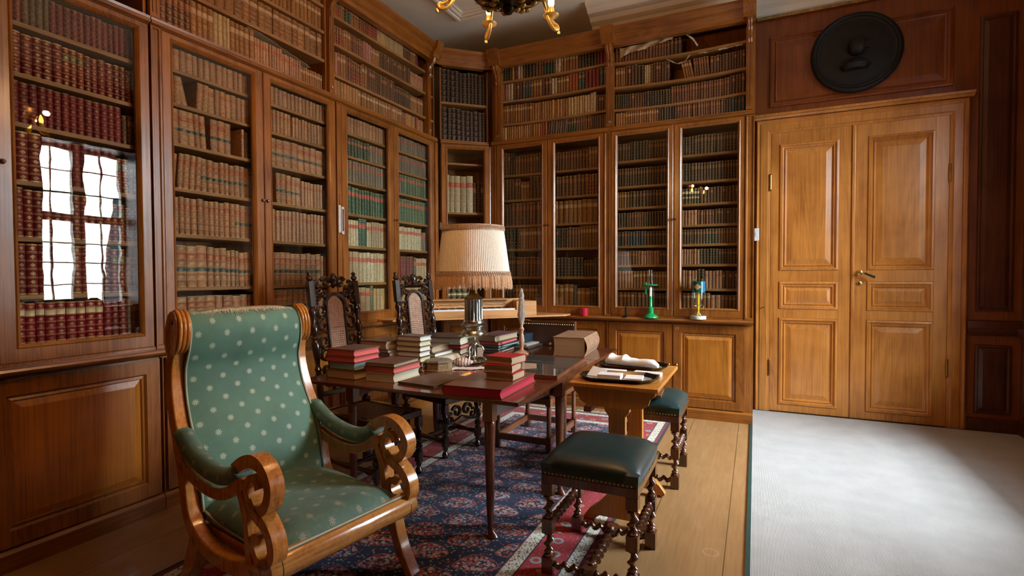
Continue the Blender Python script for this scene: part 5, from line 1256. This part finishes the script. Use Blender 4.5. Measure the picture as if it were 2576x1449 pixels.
for lb, h, cv, pg, rz, ly in [('thick round-spined cream book beside the lamp', .068, 'cream', PG_CREAM, 0, .24), ('thin white-edged book on the cream one beside the lamp', .026, 'grey', PG_WHITE, 3, .24), ('grey-brown book on top of the stack beside the lamp', .046, 'grey', PG_OLD, 7, .25)]:
    flat_book(lb, -1.985 - (.03 if h < .06 else 0) - (.02 if h == .046 else 0), 3.065, zz, .215, ly, h, CV[cv], pg, rz - 3, spine='+x' if h > .06 else '-x', fat=.012 if h > .06 else 0); zz += h + .0004
flat_book('flat brown leather folder in front of the small octagonal box', -1.640, 2.478, z, .27, .33, .014, CV['brown'], PG_OLD, -6)
flat_book('large red-edged leather folio at the front edge of the table', -1.172, 2.392, z, .345, .50, .052, wood('folio_leather', (.12, .045, .025), (.24, .10, .055), rough=.35, coat=.4), PG_CRIM, 2.0, spine='-x', ct=.004)
zz = z + .0528
for i, (h, rz, lb) in enumerate([(.040, -4, 'lowest of three small red books stacked on the large folio'), (.044, 2, 'middle small red book of the stack on the large folio'), (.042, -10, 'top small red book with bright cover on the large folio')]):
    flat_book(lb, -1.205 - .01 * i, 2.60 + .012 * i, zz, .175, .165, h, CV['red'], PG_TAN, rz + 4, spine='+y', ct=.003, fat=-.002); zz += h + .0004
# thick old book at the far right edge
OLDL = plain('old_book_leather', (.30, .17, .10), .55, 0, .3, 25)
flat_book('huge thick old leather book at the right edge of the table', -1.20, 3.90, z, .25, .52, .150, OLDL, PG_OLD, 5, spine='+x', ct=.005, fat=.016)
# framed glass panel lying flat
t = thing('display_frame', 'wood-framed glass display panel lying flat on the table', 'picture frame', (-1.335, 3.335, z), math.radians(3.5))
m = MB(); hw_, hl = .228, .370
for a, b, c, d in ((-hw_, hw_, -hl, -hl + .01), (-hw_, hw_, hl - .01, hl), (-hw_, -hw_ + .01, -hl + .01, hl - .01), (hw_ - .01, hw_, -hl + .01, hl - .01)): m.box(a, b, c, d, 0, .026)
m.build('frame', FRAMEW, t, bev=.001)
m = MB(); m.box(-hw_ + .01, hw_ - .01, -hl + .01, hl - .01, .003, .022); m.build('mounted_sheet', plain('grey_print', (.10, .125, .135), .5, 0, .35, 18), t)
m = MB(); m.box(-hw_ + .01, hw_ - .01, -hl + .01, hl - .01, .0225, .0245); m.build('glass', CLEAR, t)
# navy box on papers, wrapped thing
slab('box', 'dark navy blue box behind the stone blade', 'box', -1.965, 4.40, z + .034, .25, .30, .078, -.06, CV['navy'], None, .003)
slab('paper_folder', 'pale grey paper folder under the navy box', 'folder', -1.935, 4.36, z + .018, .30, .36, .015, -.08, plain('pale_folder', (.55, .55, .50), .7), None, .002)
slab('paper_folder', 'darker flat folder at the bottom under the navy box', 'folder', -1.93, 4.33, z, .36, .42, .017, -.05, CV['grey'], None, .002)
m = MB(); m.tube([(-.10, -.02, .019), (-.04, 0, .021), (.03, .01, .02), (.10, .03, .018)], [.010, .020, .021, .012], 10); o = m.build('paper_roll', PAPER, None, smooth=50); o.location = (-1.655, 4.50, z); o.rotation_euler = (0, 0, 1.2); tag(o, 'small rolled paper beside the navy box and thick old book', 'paper')
# books and albums behind the lamp
zz = z
for lb, h, cv, pg, rz in [('black-covered album at the bottom of the pile left behind lamp', .045, 'dark', PG_OLD, 5), ('purple-covered book in the pile behind the lamp', .030, 'purple', PG_PINK, 2), ('large dark brown album on top of pile left behind lamp', .062, 'dark', PG_CREAM, 6)]:
    flat_book(lb, -2.135, 3.62, zz, .36 if h > .04 else .30, .34, h, CV[cv], pg, rz + 4); zz += h + .0004
zz = z
for lb, h, cv, pg, rz in [('lowest black folder of the pile behind lamp stem', .022, 'dark', PG_OLD, 1), ('second black folder of the pile behind lamp stem', .022, 'dark', PG_BLUE, 6), ('third black folder of the pile behind lamp stem', .020, 'navy', PG_BLUE, -3), ('reddish book in the pile right behind the lamp', .026, 'maroon', PG_PINK, 2), ('worn purple-grey album on top of pile right behind lamp', .050, 'purple', PG_OLD, -3)]:
    flat_book(lb, -1.885 - (.03 if h > .04 else 0), 3.80, zz, .20, .40, h, CV[cv], pg, rz); zz += h + .0004
# octagonal box, shell, cloth, tassel
t = thing('octagonal_box', 'small octagonal carved wooden box on the table', 'box', (-1.945, 2.985, z), .15)
m = MB()
def octo(r, z_): return [(r * 1.15 * math.cos(PI / 4 * j + PI / 8), r * math.sin(PI / 4 * j + PI / 8), z_) for j in range(8)]
m.rings([octo(.092, 0), octo(.094, .006), octo(.086, .012), octo(.085, .050), octo(.090, .056)]); m.build('box_body', plain('carved_box_side', (.27, .18, .09), .6, 0, .4, 60, bump=.3), t)
m = MB(); m.rings([octo(.091, .0562), octo(.092, .062), octo(.080, .072), octo(.04, .077), octo(.003, .078)]); m.build('lid', plain('carved_box_lid', (.20, .17, .13), .45, 0, .7, 70, bump=.5), t)
t = thing('seashell', 'white striped seashell lying beside the octagonal box', 'seashell', (-1.845, 3.15, z), .4)
def shellmat():
    m = Mat('shell'); co = m.coord(); s_ = m.sep(co); wv = m.math('SINE', m.math('ADD', m.math('MULTIPLY', s_[0], 320.0), m.math('MULTIPLY', m.noise(co, 30, 2), 6.0)))
    m.set(col=m.mix(m.math('GREATER_THAN', wv, .55), (.74, .62, .54), (.20, .10, .07)), rough=.3, coat=.4); return m.m
m = MB(); rs = []
for i in range(17):
    k = i / 16; r_ = .045 * math.sin(PI * (k * .86 + .07)) * (1 - .3 * k); r_ *= 1 + .06 * math.sin(k * 40); rs.append([(-.075 + .15 * k, math.cos(2 * PI * j / 16) * r_ * 1.1, max(.0, .034 + math.sin(2 * PI * j / 16) * r_ * .9)) for j in range(16)])
m.rings(rs); sb = m.build('shell_body', shellmat(), t, smooth=60)
m = MB()
for k in range(7): a = k * .4 - 1.2; m.tube([(.02 * math.cos(a) - .03, .035 * math.sin(a), .06), (.04 * math.cos(a) - .04, .055 * math.sin(a), .045)], [.005, .001], 6)
m.build('shell_spines', shellmat(), t, smooth=60)
m = MB(); vs = []; fs = []; rr_ = random.Random(4)
for i in range(11):
    for j in range(6): vs.append((-.12 + .024 * i, -.04 + .014 * j + .01 * math.sin(i), .002 + .012 * abs(math.sin(i * 1.3 + j)) * (1 if 0 < j < 5 else .3)))
for i in range(10):
    for j in range(5): a = i * 6 + j; fs.append((a, a + 6, a + 7, a + 1))
k0 = len(vs); m.add(vs + [(v[0], v[1], v[2] - .0018) for v in vs], fs + [tuple(k + k0 for k in f[::-1]) for f in fs]); o = m.build('lace_cloth', plain('lace', (.72, .62, .58), .9, 0, .3, 120), None, smooth=60); o.location = (-1.76, 3.10, z + .0005); o.rotation_euler = (0, 0, .5); tag(o, 'crumpled pinkish white lace cloth between the shell and small red books', 'cloth')
m = MB(); m.tube([(-.05, -.02, .008), (-.02, -.008, .010), (.01, .006, .011), (.035, .018, .012)], [.004, .009, .012, .012], 10, 0); m.tube([(.035, .018, .012), (.055, .026, .012), (.065, .031, .011)], [.0125, .012, .006], 10, 1)
o = m.build('tassel', [plain('ochre_bead', (.60, .26, .03), .5, 0, .5, 120), WAXR], None, smooth=50); o.location = (-1.66, 2.87, z); o.rotation_euler = (0, 0, .9); tag(o, 'small yellow and red bead ornament behind the large folio', 'ornament')
# stone blade on a turned stand
t = thing('blade_stand', 'pale stone blade standing upright on a turned wooden stand', 'ornament', (-1.715, 3.87, z))
TW = wood('pale_turned_wood', (.40, .20, .11), (.60, .36, .23), rough=.5, coat=.1)
m = MB(); m.rings([[(.055 * a, .055 * b, 0), (.055 * b * -1 if False else -.055 * a * -1 * -1, .055 * b, 0)][:1] for a, b in ((1, 1),)] if False else [[(-k, -k, zz_), (k, -k, zz_), (k, k, zz_), (-k, k, zz_)] for k, zz_ in ((.058, 0), (.058, .008), (.05, .014), (.028, .026))])
m.lathe([(.028, .024), (.020, .032), (.014, .045), (.015, .06), (.022, .09), (.024, .11), (.018, .15), (.012, .17), (.017, .175), (.012, .182), (.020, .195), (.022, .205), (.014, .215), (.010, .225)], 18); m.build('stand', TW, t, smooth=40)
m = MB()
prof_ = [(.0, .215), (.010, .225), (.018, .255), (.030, .30), (.036, .318), (.030, .34), (.024, .42), (.020, .455), (.023, .468), (.017, .49), (.008, .525), (.003, .535)]
rs = []
for w_, zz_ in prof_[1:]: rs.append([(-w_, 0, zz_), (-w_ * .4, -.006, zz_), (w_ * .4, -.006, zz_), (w_, 0, zz_), (w_ * .4, .006, zz_), (-w_ * .4, .006, zz_)])
m.rings(rs); bl_ = m.build('blade', plain('stone_blade', (.42, .38, .33), .55, 0, .5, 70, bump=.4), t); bl_.rotation_euler = (0, 0, .35)

# ------------------------------------------------------------ table lamp
t = thing('table_lamp', 'brass column table lamp with fringed pleated cream shade', 'lamp', (-1.866, 3.345, z))
m = MB()
m.lathe([(.085, .006), (.088, .012), (.078, .022), (.045, .030), (.030, .040), (.020, .055), (.017, .10), (.024, .125), (.036, .14), (.030, .155), (.018, .165), (.016, .185), (.030, .195)], 28)
for k in range(3):
    a = 2 * PI * k / 3 + .5; ca, sa = math.cos(a), math.sin(a)
    pts = smooth_path([(.018, .13), (.05, .125), (.072, .095), (.060, .060), (.078, .030), (.105, .018), (.115, .032), (.10, .040)], 4)
    m.tube([(p.x * ca, p.x * sa, p.y) for p in pts], [.0065] * (len(pts) - 4) + [.006, .005, .004, .003], 8)
    m.lathe([(.013, 0), (.014, .005), (.004, .012)], 10, (.105 * ca, .105 * sa, 0))
ba = m.build('scroll_foot', SILVER, t, smooth=45)
m = MB(); m.box(-.085, .085, -.085, .085, .196, .204); m.lathe([(.085, .204), (.092, .215), (.086, .232), (.074, .245), (.078, .26), (.092, .268), (.095, .278), (.086, .286), (.076, .292), (.074, .305), (.0695, .312)], 36)
m.build('lamp_base', SILVER, t, smooth=40)
m = MB(); rs = []
for zz_ in (.310, .325, .455, .466):
    rs.append([((.066 - (.007 if (j % 4) in (1, 2) and .32 < zz_ < .46 else 0)) * math.cos(2 * PI * j / 72), (.066 - (.007 if (j % 4) in (1, 2) and .32 < zz_ < .46 else 0)) * math.sin(2 * PI * j / 72), zz_) for j in range(72)])
m.rings(rs); m.build('fluted_column', plain('grey_green_metal', (.42, .47, .44), .22, .9, .12), t, smooth=30)
m = MB(); m.lathe([(.066, .464), (.072, .470), (.060, .480), (.042, .492), (.032, .510), (.030, .535), (.040, .548), (.046, .552), (.038, .558), (.034, .60), (.036, .64), (.020, .66), (.004, .67)], 30); m.build('neck', BRASSD, t, smooth=45)
SZ0, SZ1 = .640, .995; NP = 120
m = MB(); rs = []
for zz_, r_ in ((SZ0 + .010, .268), (SZ1 - .03, .225)):
    rs.append([((r_ * (1 if j % 2 else .984)) * math.cos(PI * j / NP), (r_ * (1 if j % 2 else .984)) * math.sin(PI * j / NP), zz_) for j in range(2 * NP)])
rs2 = [[(p[0] * .988, p[1] * .988, p[2]) for p in r_] for r_ in rs[::-1]]
m.rings(rs + rs2 + [rs[0]], True, False); sh = m.build('lamp_shade', PLEAT, t)
for z0_, z1_, r0, r1, nm in ((SZ0 - .012, SZ0 + .028, .273, .268, 'lower_braid'), (SZ1 - .038, SZ1, .2295, .2255, 'upper_braid')):
    m = MB(); rs = [[(r_ * math.cos(2 * PI * j / 96), r_ * math.sin(2 * PI * j / 96), zz_) for j in range(96)] for r_, zz_ in ((r0, z0_), (r1, z1_), (r1 - .006, z1_), (r0 - .006, z0_), (r0, z0_))]
    m.rings(rs, True, False)
    for j in range(96):
        a = 2 * PI * j / 96; b = 2 * PI * (j + .5) / 96; c = 2 * PI * (j + 1) / 96
        m.tube([(r0 * 1.005 * math.cos(a), r0 * 1.005 * math.sin(a), z0_ + .006), (r1 * 1.008 * math.cos(b), r1 * 1.008 * math.sin(b), z1_ - .006), (r0 * 1.005 * math.cos(c), r0 * 1.005 * math.sin(c), z0_ + .006)], .0022, 4)
    m.build(nm, BRAID, sh)
m = MB(); rf = random.Random(9)
for j in range(520):
    a = 2 * PI * j / 520; l = rf.uniform(.072, .098); da = rf.uniform(-.012, .012); r_ = .272 + rf.uniform(-.003, .004)
    m.tube([(r_ * math.cos(a), r_ * math.sin(a), SZ0 - .008), ((r_ + .007) * math.cos(a + da * .4), (r_ + .007) * math.sin(a + da * .4), SZ0 - .008 - l * .5), ((r_ + .010) * math.cos(a + da), (r_ + .010) * math.sin(a + da), SZ0 - .008 - l)], [.0021, .0019, .0014], 4)
f_ = m.build('fringe', FRINGE, sh); f_['kind'] = 'stuff'
m = MB()
for k in range(3):
    a = 2 * PI * k / 3; m.tube([(0, 0, .66), (.224 * math.cos(a), .224 * math.sin(a), SZ1 - .02)], .003, 6)
m.build('shade_carrier', BRASSD, t)
m = MB(); m.lathe([(.012, .66), (.014, .70), (.030, .75), (.032, .78), (.020, .81), (.003, .82)], 16); m.build('bulb', plain('frosted_bulb', (.8, .8, .78), .3), t, smooth=60)
slab('paper_tag', 'small white paper tag hanging from the brass lamp foot', 'tag', -1.785, 3.29, z + .055, .040, .0015, .068, .3, WHITEP, None, 0)
m = MB(); m.tube([(-1.785, 3.29, z + .123), (-1.80, 3.30, z + .16), (-1.835, 3.32, z + .185)], .0012, 5); o = m.build('tag_string', PAPER); tag(o, 'string holding the white tag on the lamp', 'string')

# ------------------------------------------------------------ corner keyboard instrument on its board
m = MB(); poly = [(-3.07, 3.955), (-1.80, 5.225), (-1.80, 5.39), (-2.79, 5.40), (-3.235, 5.0), (-3.245, 3.955)]
m.add([(x, y, .9855) for x, y in poly] + [(x, y, 1.004) for x, y in poly], [tuple(range(6))[::-1], tuple(range(6, 12))] + [(i, (i + 1) % 6, 6 + (i + 1) % 6, 6 + i) for i in range(6)])
o = m.build('corner_board', PINEX, None, bev=.002); tag(o, 'pine board laid across the corner ledges under the keyboard instrument', 'board')
t = thing('clavichord', 'small pine keyboard instrument in the corner behind the lamp', 'keyboard instrument', (-2.815, 4.225, 1.0045), PI / 4)
L_ = 1.09
m = MB(); m.box(0, L_, 0, .015, 0, .062); m.box(0, .016, .0155, .36, 0, .165); m.box(L_ - .016, L_, .0155, .36, 0, .150); m.box(0.017, L_ - .017, .345, .36, 0, .165); m.box(.017, L_ - .017, .016, .344, 0, .012); m.box(0, .016, 0, .015, .0622, .165)
m.build('case', PINEX, t, bev=.002)
m = MB(); m.box(.87, L_ - .017, .016, .344, .013, .150); m.box(.87, L_ - .001, 0, .0155, .0622, .150); m.build('right_block', PINEX, t, bev=.002)
m = MB(); m.box(.017, .868, .130, .142, .013, .165); nb_ = m.build('nameboard', PINEX, t)
m = MB(); rf = random.Random(6)
for i in range(40):
    x = .06 + i * .019; m.tube([(x, .1285, .115 + rf.uniform(-.008, .008)), (x + .01, .1285, .115 + rf.uniform(-.012, .012)), (x + .018, .1285, .115 + rf.uniform(-.008, .008))], .0022, 4)
o = m.build('painted_scrollwork', CV['brown'], nb_); 
m = MB(); m.box(.017, .84, .05, .30, .166, .174); m.build('lid', PINEX, t, bev=.001)
for i in range(36):
    m = MB(); x = .022 + i * .0234; m.box(x, x + .0222, .018, .128, .062, .078); kk = m.build('natural_key', WHITEP, t)
for i in range(35):
    if i % 7 in (2, 6): continue
    m = MB(); x = .022 + (i + 1) * .0234 - .006; m.box(x, x + .011, .055, .128, .0785, .090); m.build('raised_key', BLACKL, t, bev=.001)

# ------------------------------------------------------------ things on the ledge
LZ = .9845
m = MB(); m.lathe([(.002, 0), (.044, 0), (.046, .004), (.046, .080), (.042, .084), (.030, .080), (.002, .078)], 28); o = m.build('candle', WAXR, None, smooth=40); o.location = (-1.655, 5.372, LZ); tag(o, 'short thick red candle standing on the ledge', 'candle')
t = thing('small_stand', 'small thin dark metal stand with a flat top on the ledge', 'stand', (-1.205, 5.372, LZ))
m = MB(); m.lathe([(.042, 0), (.040, .006), (.022, .014), (.010, .018)], 20); m.build('foot', IRON, t, smooth=45)
m = MB(); m.lathe([(.009, .016), (.009, .10), (.004, .104), (.003, .140)], 12); m.build('stem', IRON, t, smooth=45)
m = MB(); m.box(-.004, .030, -.006, .006, .140, .143); m.build('flag', IRON, t)
t = thing('candlestick', 'bright green enamel candlestick with glass chimney on the ledge', 'candlestick', (-.955, 5.368, LZ))
m = MB(); m.lathe([(.075, 0), (.076, .008), (.066, .022), (.040, .036), (.030, .045), (.030, .10), (.022, .106), (.0175, .112), (.0165, .215), (.012, .218)], 32); m.build('green_foot', GREENE, t, smooth=45)
m = MB(); m.lathe([(.014, .217), (.014, .305), (.004, .310), (.003, .318)], 16); m.build('white_candle', WHITEP, t, smooth=45)
m = MB(); m.lathe([(.020, .322), (.070, .326), (.072, .332), (.068, .336), (.020, .332)], 28); m.box(-.075, -.045, -.012, .012, .312, .334); m.box(-.052, -.034, -.010, .010, .235, .318); m.lathe([(.003, .33), (.010, .335), (.003, .36)], 10, (-.045, 0, 0)); m.build('green_holder', GREENE, t, smooth=45)
m = MB(); m.rings([[(r_ * math.cos(2 * PI * j / 28), r_ * math.sin(2 * PI * j / 28), z_) for j in range(28)] for r_, z_ in ((.030, .336), (.030, .36), (.023, .40), (.023, .485), (.021, .485), (.021, .40), (.028, .36), (.028, .336), (.030, .336))], True, False); m.build('glass_chimney', CLEAR, t, smooth=45)
m = MB(); m.tube([(.0145, 0, .318), (.035, 0, .312), (.055, 0, .322)], .002, 6); m.build('wire', IRON, t)
t = thing('candle_carousel', 'glass candle cylinder with green band, yellow candle and marble base', 'candle holder', (-.50, 5.372, LZ))
m = MB(); m.lathe([(.072, 0), (.074, .004), (.074, .030), (.070, .034)], 32); m.build('marble_base', MARBLE, t, smooth=45)
m = MB(); m.lathe([(.011, .040), (.012, .22), (.011, .29), (.002, .293)], 16); m.build('yellow_candle', YELLOWW, t, smooth=45)
m = MB(); m.rings([[(r_ * math.cos(2 * PI * j / 32), r_ * math.sin(2 * PI * j / 32), z_) for j in range(32)] for r_, z_ in ((.061, .035), (.061, .385), (.059, .385), (.059, .035), (.061, .035))], True, False); m.build('glass_cylinder', CLEAR, t, smooth=60)
def bandmat():
    m = Mat('green_blue_band'); co = m.coord(); s_ = m.sep(co)
    dm = m.math('ADD', m.math('ABSOLUTE', m.math('SUBTRACT', s_[0], -.002)), m.math('MULTIPLY', m.math('ABSOLUTE', m.math('SUBTRACT', s_[2], .315)), 1.2))
    dm = m.math('MULTIPLY', m.math('LESS_THAN', dm, .036), m.math('LESS_THAN', s_[1], 0.0))
    m.set(col=m.mix(dm, m.mix(m.math('GREATER_THAN', s_[0], .030), (.003, .085, .055), (.01, .16, .34)), (.50, .26, .12)), rough=.2, coat=.6); return m.m
m = MB(); m.rings([[(r_ * math.cos(2 * PI * j / 32), r_ * math.sin(2 * PI * j / 32), z_) for j in range(32)] for r_, z_ in ((.0625, .262), (.0625, .368), (.0612, .368), (.0612, .262), (.0625, .262))], True, False); m.build('painted_band', bandmat(), t, smooth=60)
m = MB(); rf = random.Random(12)
for k in range(5):
    a = k * 1.25; m.tube([(.02 * math.cos(a), .02 * math.sin(a), .10 + .01 * k), (.045 * math.cos(a), .045 * math.sin(a), .105 + .008 * k), (.055 * math.cos(a + .5), .055 * math.sin(a + .5), .135)], [.004, .007, .001], 6)
m.tube([(-.01, -.03, .036), (-.005, -.035, .07), (.005, -.03, .085)], [.010, .008, .005], 8); m.tube([(.0, -.03, .066), (.02, -.03, .05), (.03, -.03, .035)], [.006, .006, .003], 6); m.build('gilt_ornaments', GILT, t, smooth=50)
t = thing('thermometer', 'narrow thermometer hanging on the pilaster between two glazed bookcases', 'thermometer', FL.at(3.478, -.0095, 1.79), PI / 2)
m = MB(); m.box(-.034, -.004, -.006, 0, 0, .235); m.box(.004, .034, -.006, 0, -.01, .225); pl = m.build('plate', plain('thermometer_plate', (.62, .55, .48), .5), t, bev=.001)
m = MB(); m.box(.013, .025, -.0075, -.006, .015, .205); m.build('dark_slot', BLACKL, pl)
m = MB(); m.tube([(-.019, -.003, .235), (-.019, -.003, .33)], .0015, 5); m.build('hanging_wire', IRON, t)
t = thing('door_bolt', 'small metal bolt on the frame left of the corner glass door', 'bolt', FC.at(.016, -.001, 1.98), FC.rz)
m = MB(); m.box(-.010, .010, -.008, 0, -.04, .04); m.build('bolt_plate', SILVER, t, bev=.001)

# ------------------------------------------------------------ torn paper on the upper shelves
def sheet(name, label, fr, pts, y, mat=None, wd=.02):
    m = MB(); P_ = smooth_path(pts, 5); rs = []
    for i, p in enumerate(P_):
        wv = .004 * math.sin(i * 1.7); q_ = fr.at(p.x, y + wv + (p.z if len(p) > 2 else 0), p.y); q2 = fr.at(p.x, y + wd + wv, p.y + .004 * math.sin(i))
        rs.append([tuple(q_ + Vector((0, 0, .0))), tuple(q2), tuple(q2 + Vector((0, 0, .0015))), tuple(q_ + Vector((0, 0, .0015)))])
    m.rings(rs); o = m.build(name, mat or plain('yellowed_paper', (.40, .34, .26), .9, 0, .2, 30), None, smooth=60); return tag(o, label, 'paper', 'torn shelf paper on the upper shelves')
sheet('paper_strip', 'long torn paper strip sagging over small books above the armchair', FL, [(2.62, 3.192), (2.80, 3.178), (2.95, 3.150), (3.08, 3.130), (3.20, 3.108)], .03, wd=.16)
def torn(label, top, bot, y0=.036):
    """hanging torn sheet: matching upper and lower edges, gently buckled"""
    n = 24; vs = []; fs = []
    def at_(P, k):
        t_ = k * (len(P) - 1); i = min(int(t_), len(P) - 2); f_ = t_ - i; return P[i][0] * (1 - f_) + P[i + 1][0] * f_, P[i][1] * (1 - f_) + P[i + 1][1] * f_
    for i in range(n + 1):
        a, b = at_(top, i / n), at_(bot, i / n); jt = .004 * math.sin(i * 2.3)
        for k, (x, z_) in enumerate((a, ((a[0] + b[0]) / 2, (a[1] + b[1]) / 2), (b[0], b[1] + jt))):
            yy_ = 5.40 + y0 + .006 * math.sin(i * .8 + k) - .006 * k; vs.append((x, yy_, z_))
    N = len(vs)
    for i in range(n):
        for k in range(2): a = i * 3 + k; fs.append((a, a + 1, a + 4, a + 3))
    m = MB(); m.add(vs + [(v[0], v[1] + .0012, v[2]) for v in vs], fs + [tuple(k + N for k in f[::-1]) for f in fs])
    o = m.build('torn_paper', plain('aged_paper', (.50, .40, .27), .9, 0, .2, 30), None, smooth=60); return tag(o, label, 'paper', 'torn shelf paper on the upper shelves')
torn('large torn sheet of paper draped over the top row left of relief', [(-1.285, 3.758), (-1.118, 3.764), (-.882, 3.775), (-.717, 3.812)], [(-1.273, 3.652), (-1.20, 3.690), (-1.02, 3.706), (-.766, 3.757)])
torn('curled end of shelf paper arching down in the empty top shelf', [(-.715, 3.812), (-.635, 3.790), (-.561, 3.728), (-.516, 3.65)], [(-.72, 3.800), (-.640, 3.776), (-.572, 3.712), (-.53, 3.645)])
torn('loop of paper hanging in the gap between leaning books on second shelf', [(-.815, 3.575), (-.766, 3.542), (-.709, 3.510), (-.645, 3.522), (-.597, 3.576)], [(-.812, 3.560), (-.766, 3.530), (-.709, 3.496), (-.640, 3.508), (-.590, 3.560)])
torn('pale paper strip lying along the tops of the leaning books', [(-.597, 3.584), (-.433, 3.574), (-.255, 3.588), (-.117, 3.595)], [(-.597, 3.573), (-.433, 3.562), (-.255, 3.567), (-.124, 3.577)])
sheet('paper_strip', 'crumpled pale paper on the cream paperbacks right of the corner', FRR, [(-2.70, 3.388), (-2.55, 3.392), (-2.40, 3.386), (-2.28, 3.380)], .02, wd=.03, mat=WHITEP)
sheet('paper_strip', 'thin paper strip along small books just above glass doors', FRR, [(-1.0, 3.108), (-.8, 3.112), (-.55, 3.118), (-.3, 3.118)], .02, wd=.05)

# ------------------------------------------------------------ chandelier
CX, CY = -1.0, 2.12
t = thing('chandelier', 'gilt bronze chandelier with lit candle bulbs hanging from the ceiling', 'chandelier', (CX, CY, 2.60))
BZ = plain('dark_bronze', (.035, .020, .008), .35, .9, .5, 25)
m = MB(); m.lathe([(.003, -.028), (.018, -.022), (.028, -.004), (.022, .012), (.03, .020), (.10, .034), (.16, .062), (.200, .105), (.222, .160), (.228, .20), (.20, .215), (.10, .23), (.02, .24)], 40); m.build('bowl', BZ, t, smooth=45)
m = MB(); rf = random.Random(21)
for j in range(9):
    a = 2 * PI * j / 9; ca, sa = math.cos(a), math.sin(a)
    for k in range(4):
        rr_, zz_ = ((.07, .028), (.115, .042), (.16, .066), (.20, .108))[k]; m.lathe([(.002, -.014), (.014, -.008), (.018, 0), (.010, .010)], 8, (rr_ * ca + rf.uniform(-.006, .006), rr_ * sa, zz_ - .004))
    m.tube([(.05 * ca, .05 * sa, .016), (.12 * math.cos(a + .15), .12 * math.sin(a + .15), .038), (.19 * ca, .19 * sa, .09), (.225 * ca, .225 * sa, .16)], [.004, .007, .007, .004], 6)
m.build('gilt_leaf_ornament', plain('dull_gilt', (.42, .27, .07), .4, .9, .4, 60), t, smooth=50)
m = MB(); m.lathe([(.012, .24), (.02, .26), (.010, .30), (.018, .34), (.008, .38), (.006, 1.60), (.05, 1.62), (.07, 1.669)], 16); m.build('hanging_rod', BRASSD, t, smooth=45)
flame = Mat('bulb_glow'); flame.set(col=(1, .6, .2), ecol=(1.0, .42, .08, 1), estr=26.0)
for k in range(5):
    a = math.radians(64 + 72 * k); ca, sa = math.cos(a), math.sin(a)
    pts = smooth_path([(.20, .13), (.23, .06), (.255, .012), (.282, -.008), (.305, -.004), (.300, .012), (.28, .018), (.262, .03)], 4)
    m = MB(); m.tube([(p.x * ca, p.x * sa, p.y) for p in pts], [.006] * 6 + [.0085] * (len(pts) - 12) + [.007] * 6, 8)
    m.lathe([(.003, .0), (.010, .006), (.006, .014)], 8, (.290 * ca, .290 * sa, -.012)); m.lathe([(.006, -.02), (.008, -.012), (.002, .0)], 8, (.312 * ca, .312 * sa, -.004)); ar = m.build('arm', GILT, t, smooth=50)
    m = MB(); m.lathe([(.006, .026), (.014, .032), (.036, .046), (.038, .050), (.030, .047), (.012, .046), (.016, .060), (.013, .085), (.011, .088)], 20, (.262 * ca, .262 * sa, 0)); cu = m.build('drip_pan', GILT, ar, smooth=45)
    m = MB(); m.lathe([(.009, .088), (.014, .10), (.015, .118), (.008, .145), (.002, .158)], 14, (.262 * ca, .262 * sa, 0)); m.build('candle_bulb', flame.m, ar, smooth=60)
    l = bpy.data.lights.new('candle_light', 'POINT'); l.energy = 11.0; l.color = (1.0, .50, .18); l.shadow_soft_size = .02
    lo = bpy.data.objects.new('candle_light', l); C.objects.link(lo); lo.location = (CX + .30 * ca, CY + .30 * sa, 2.60 + .175)
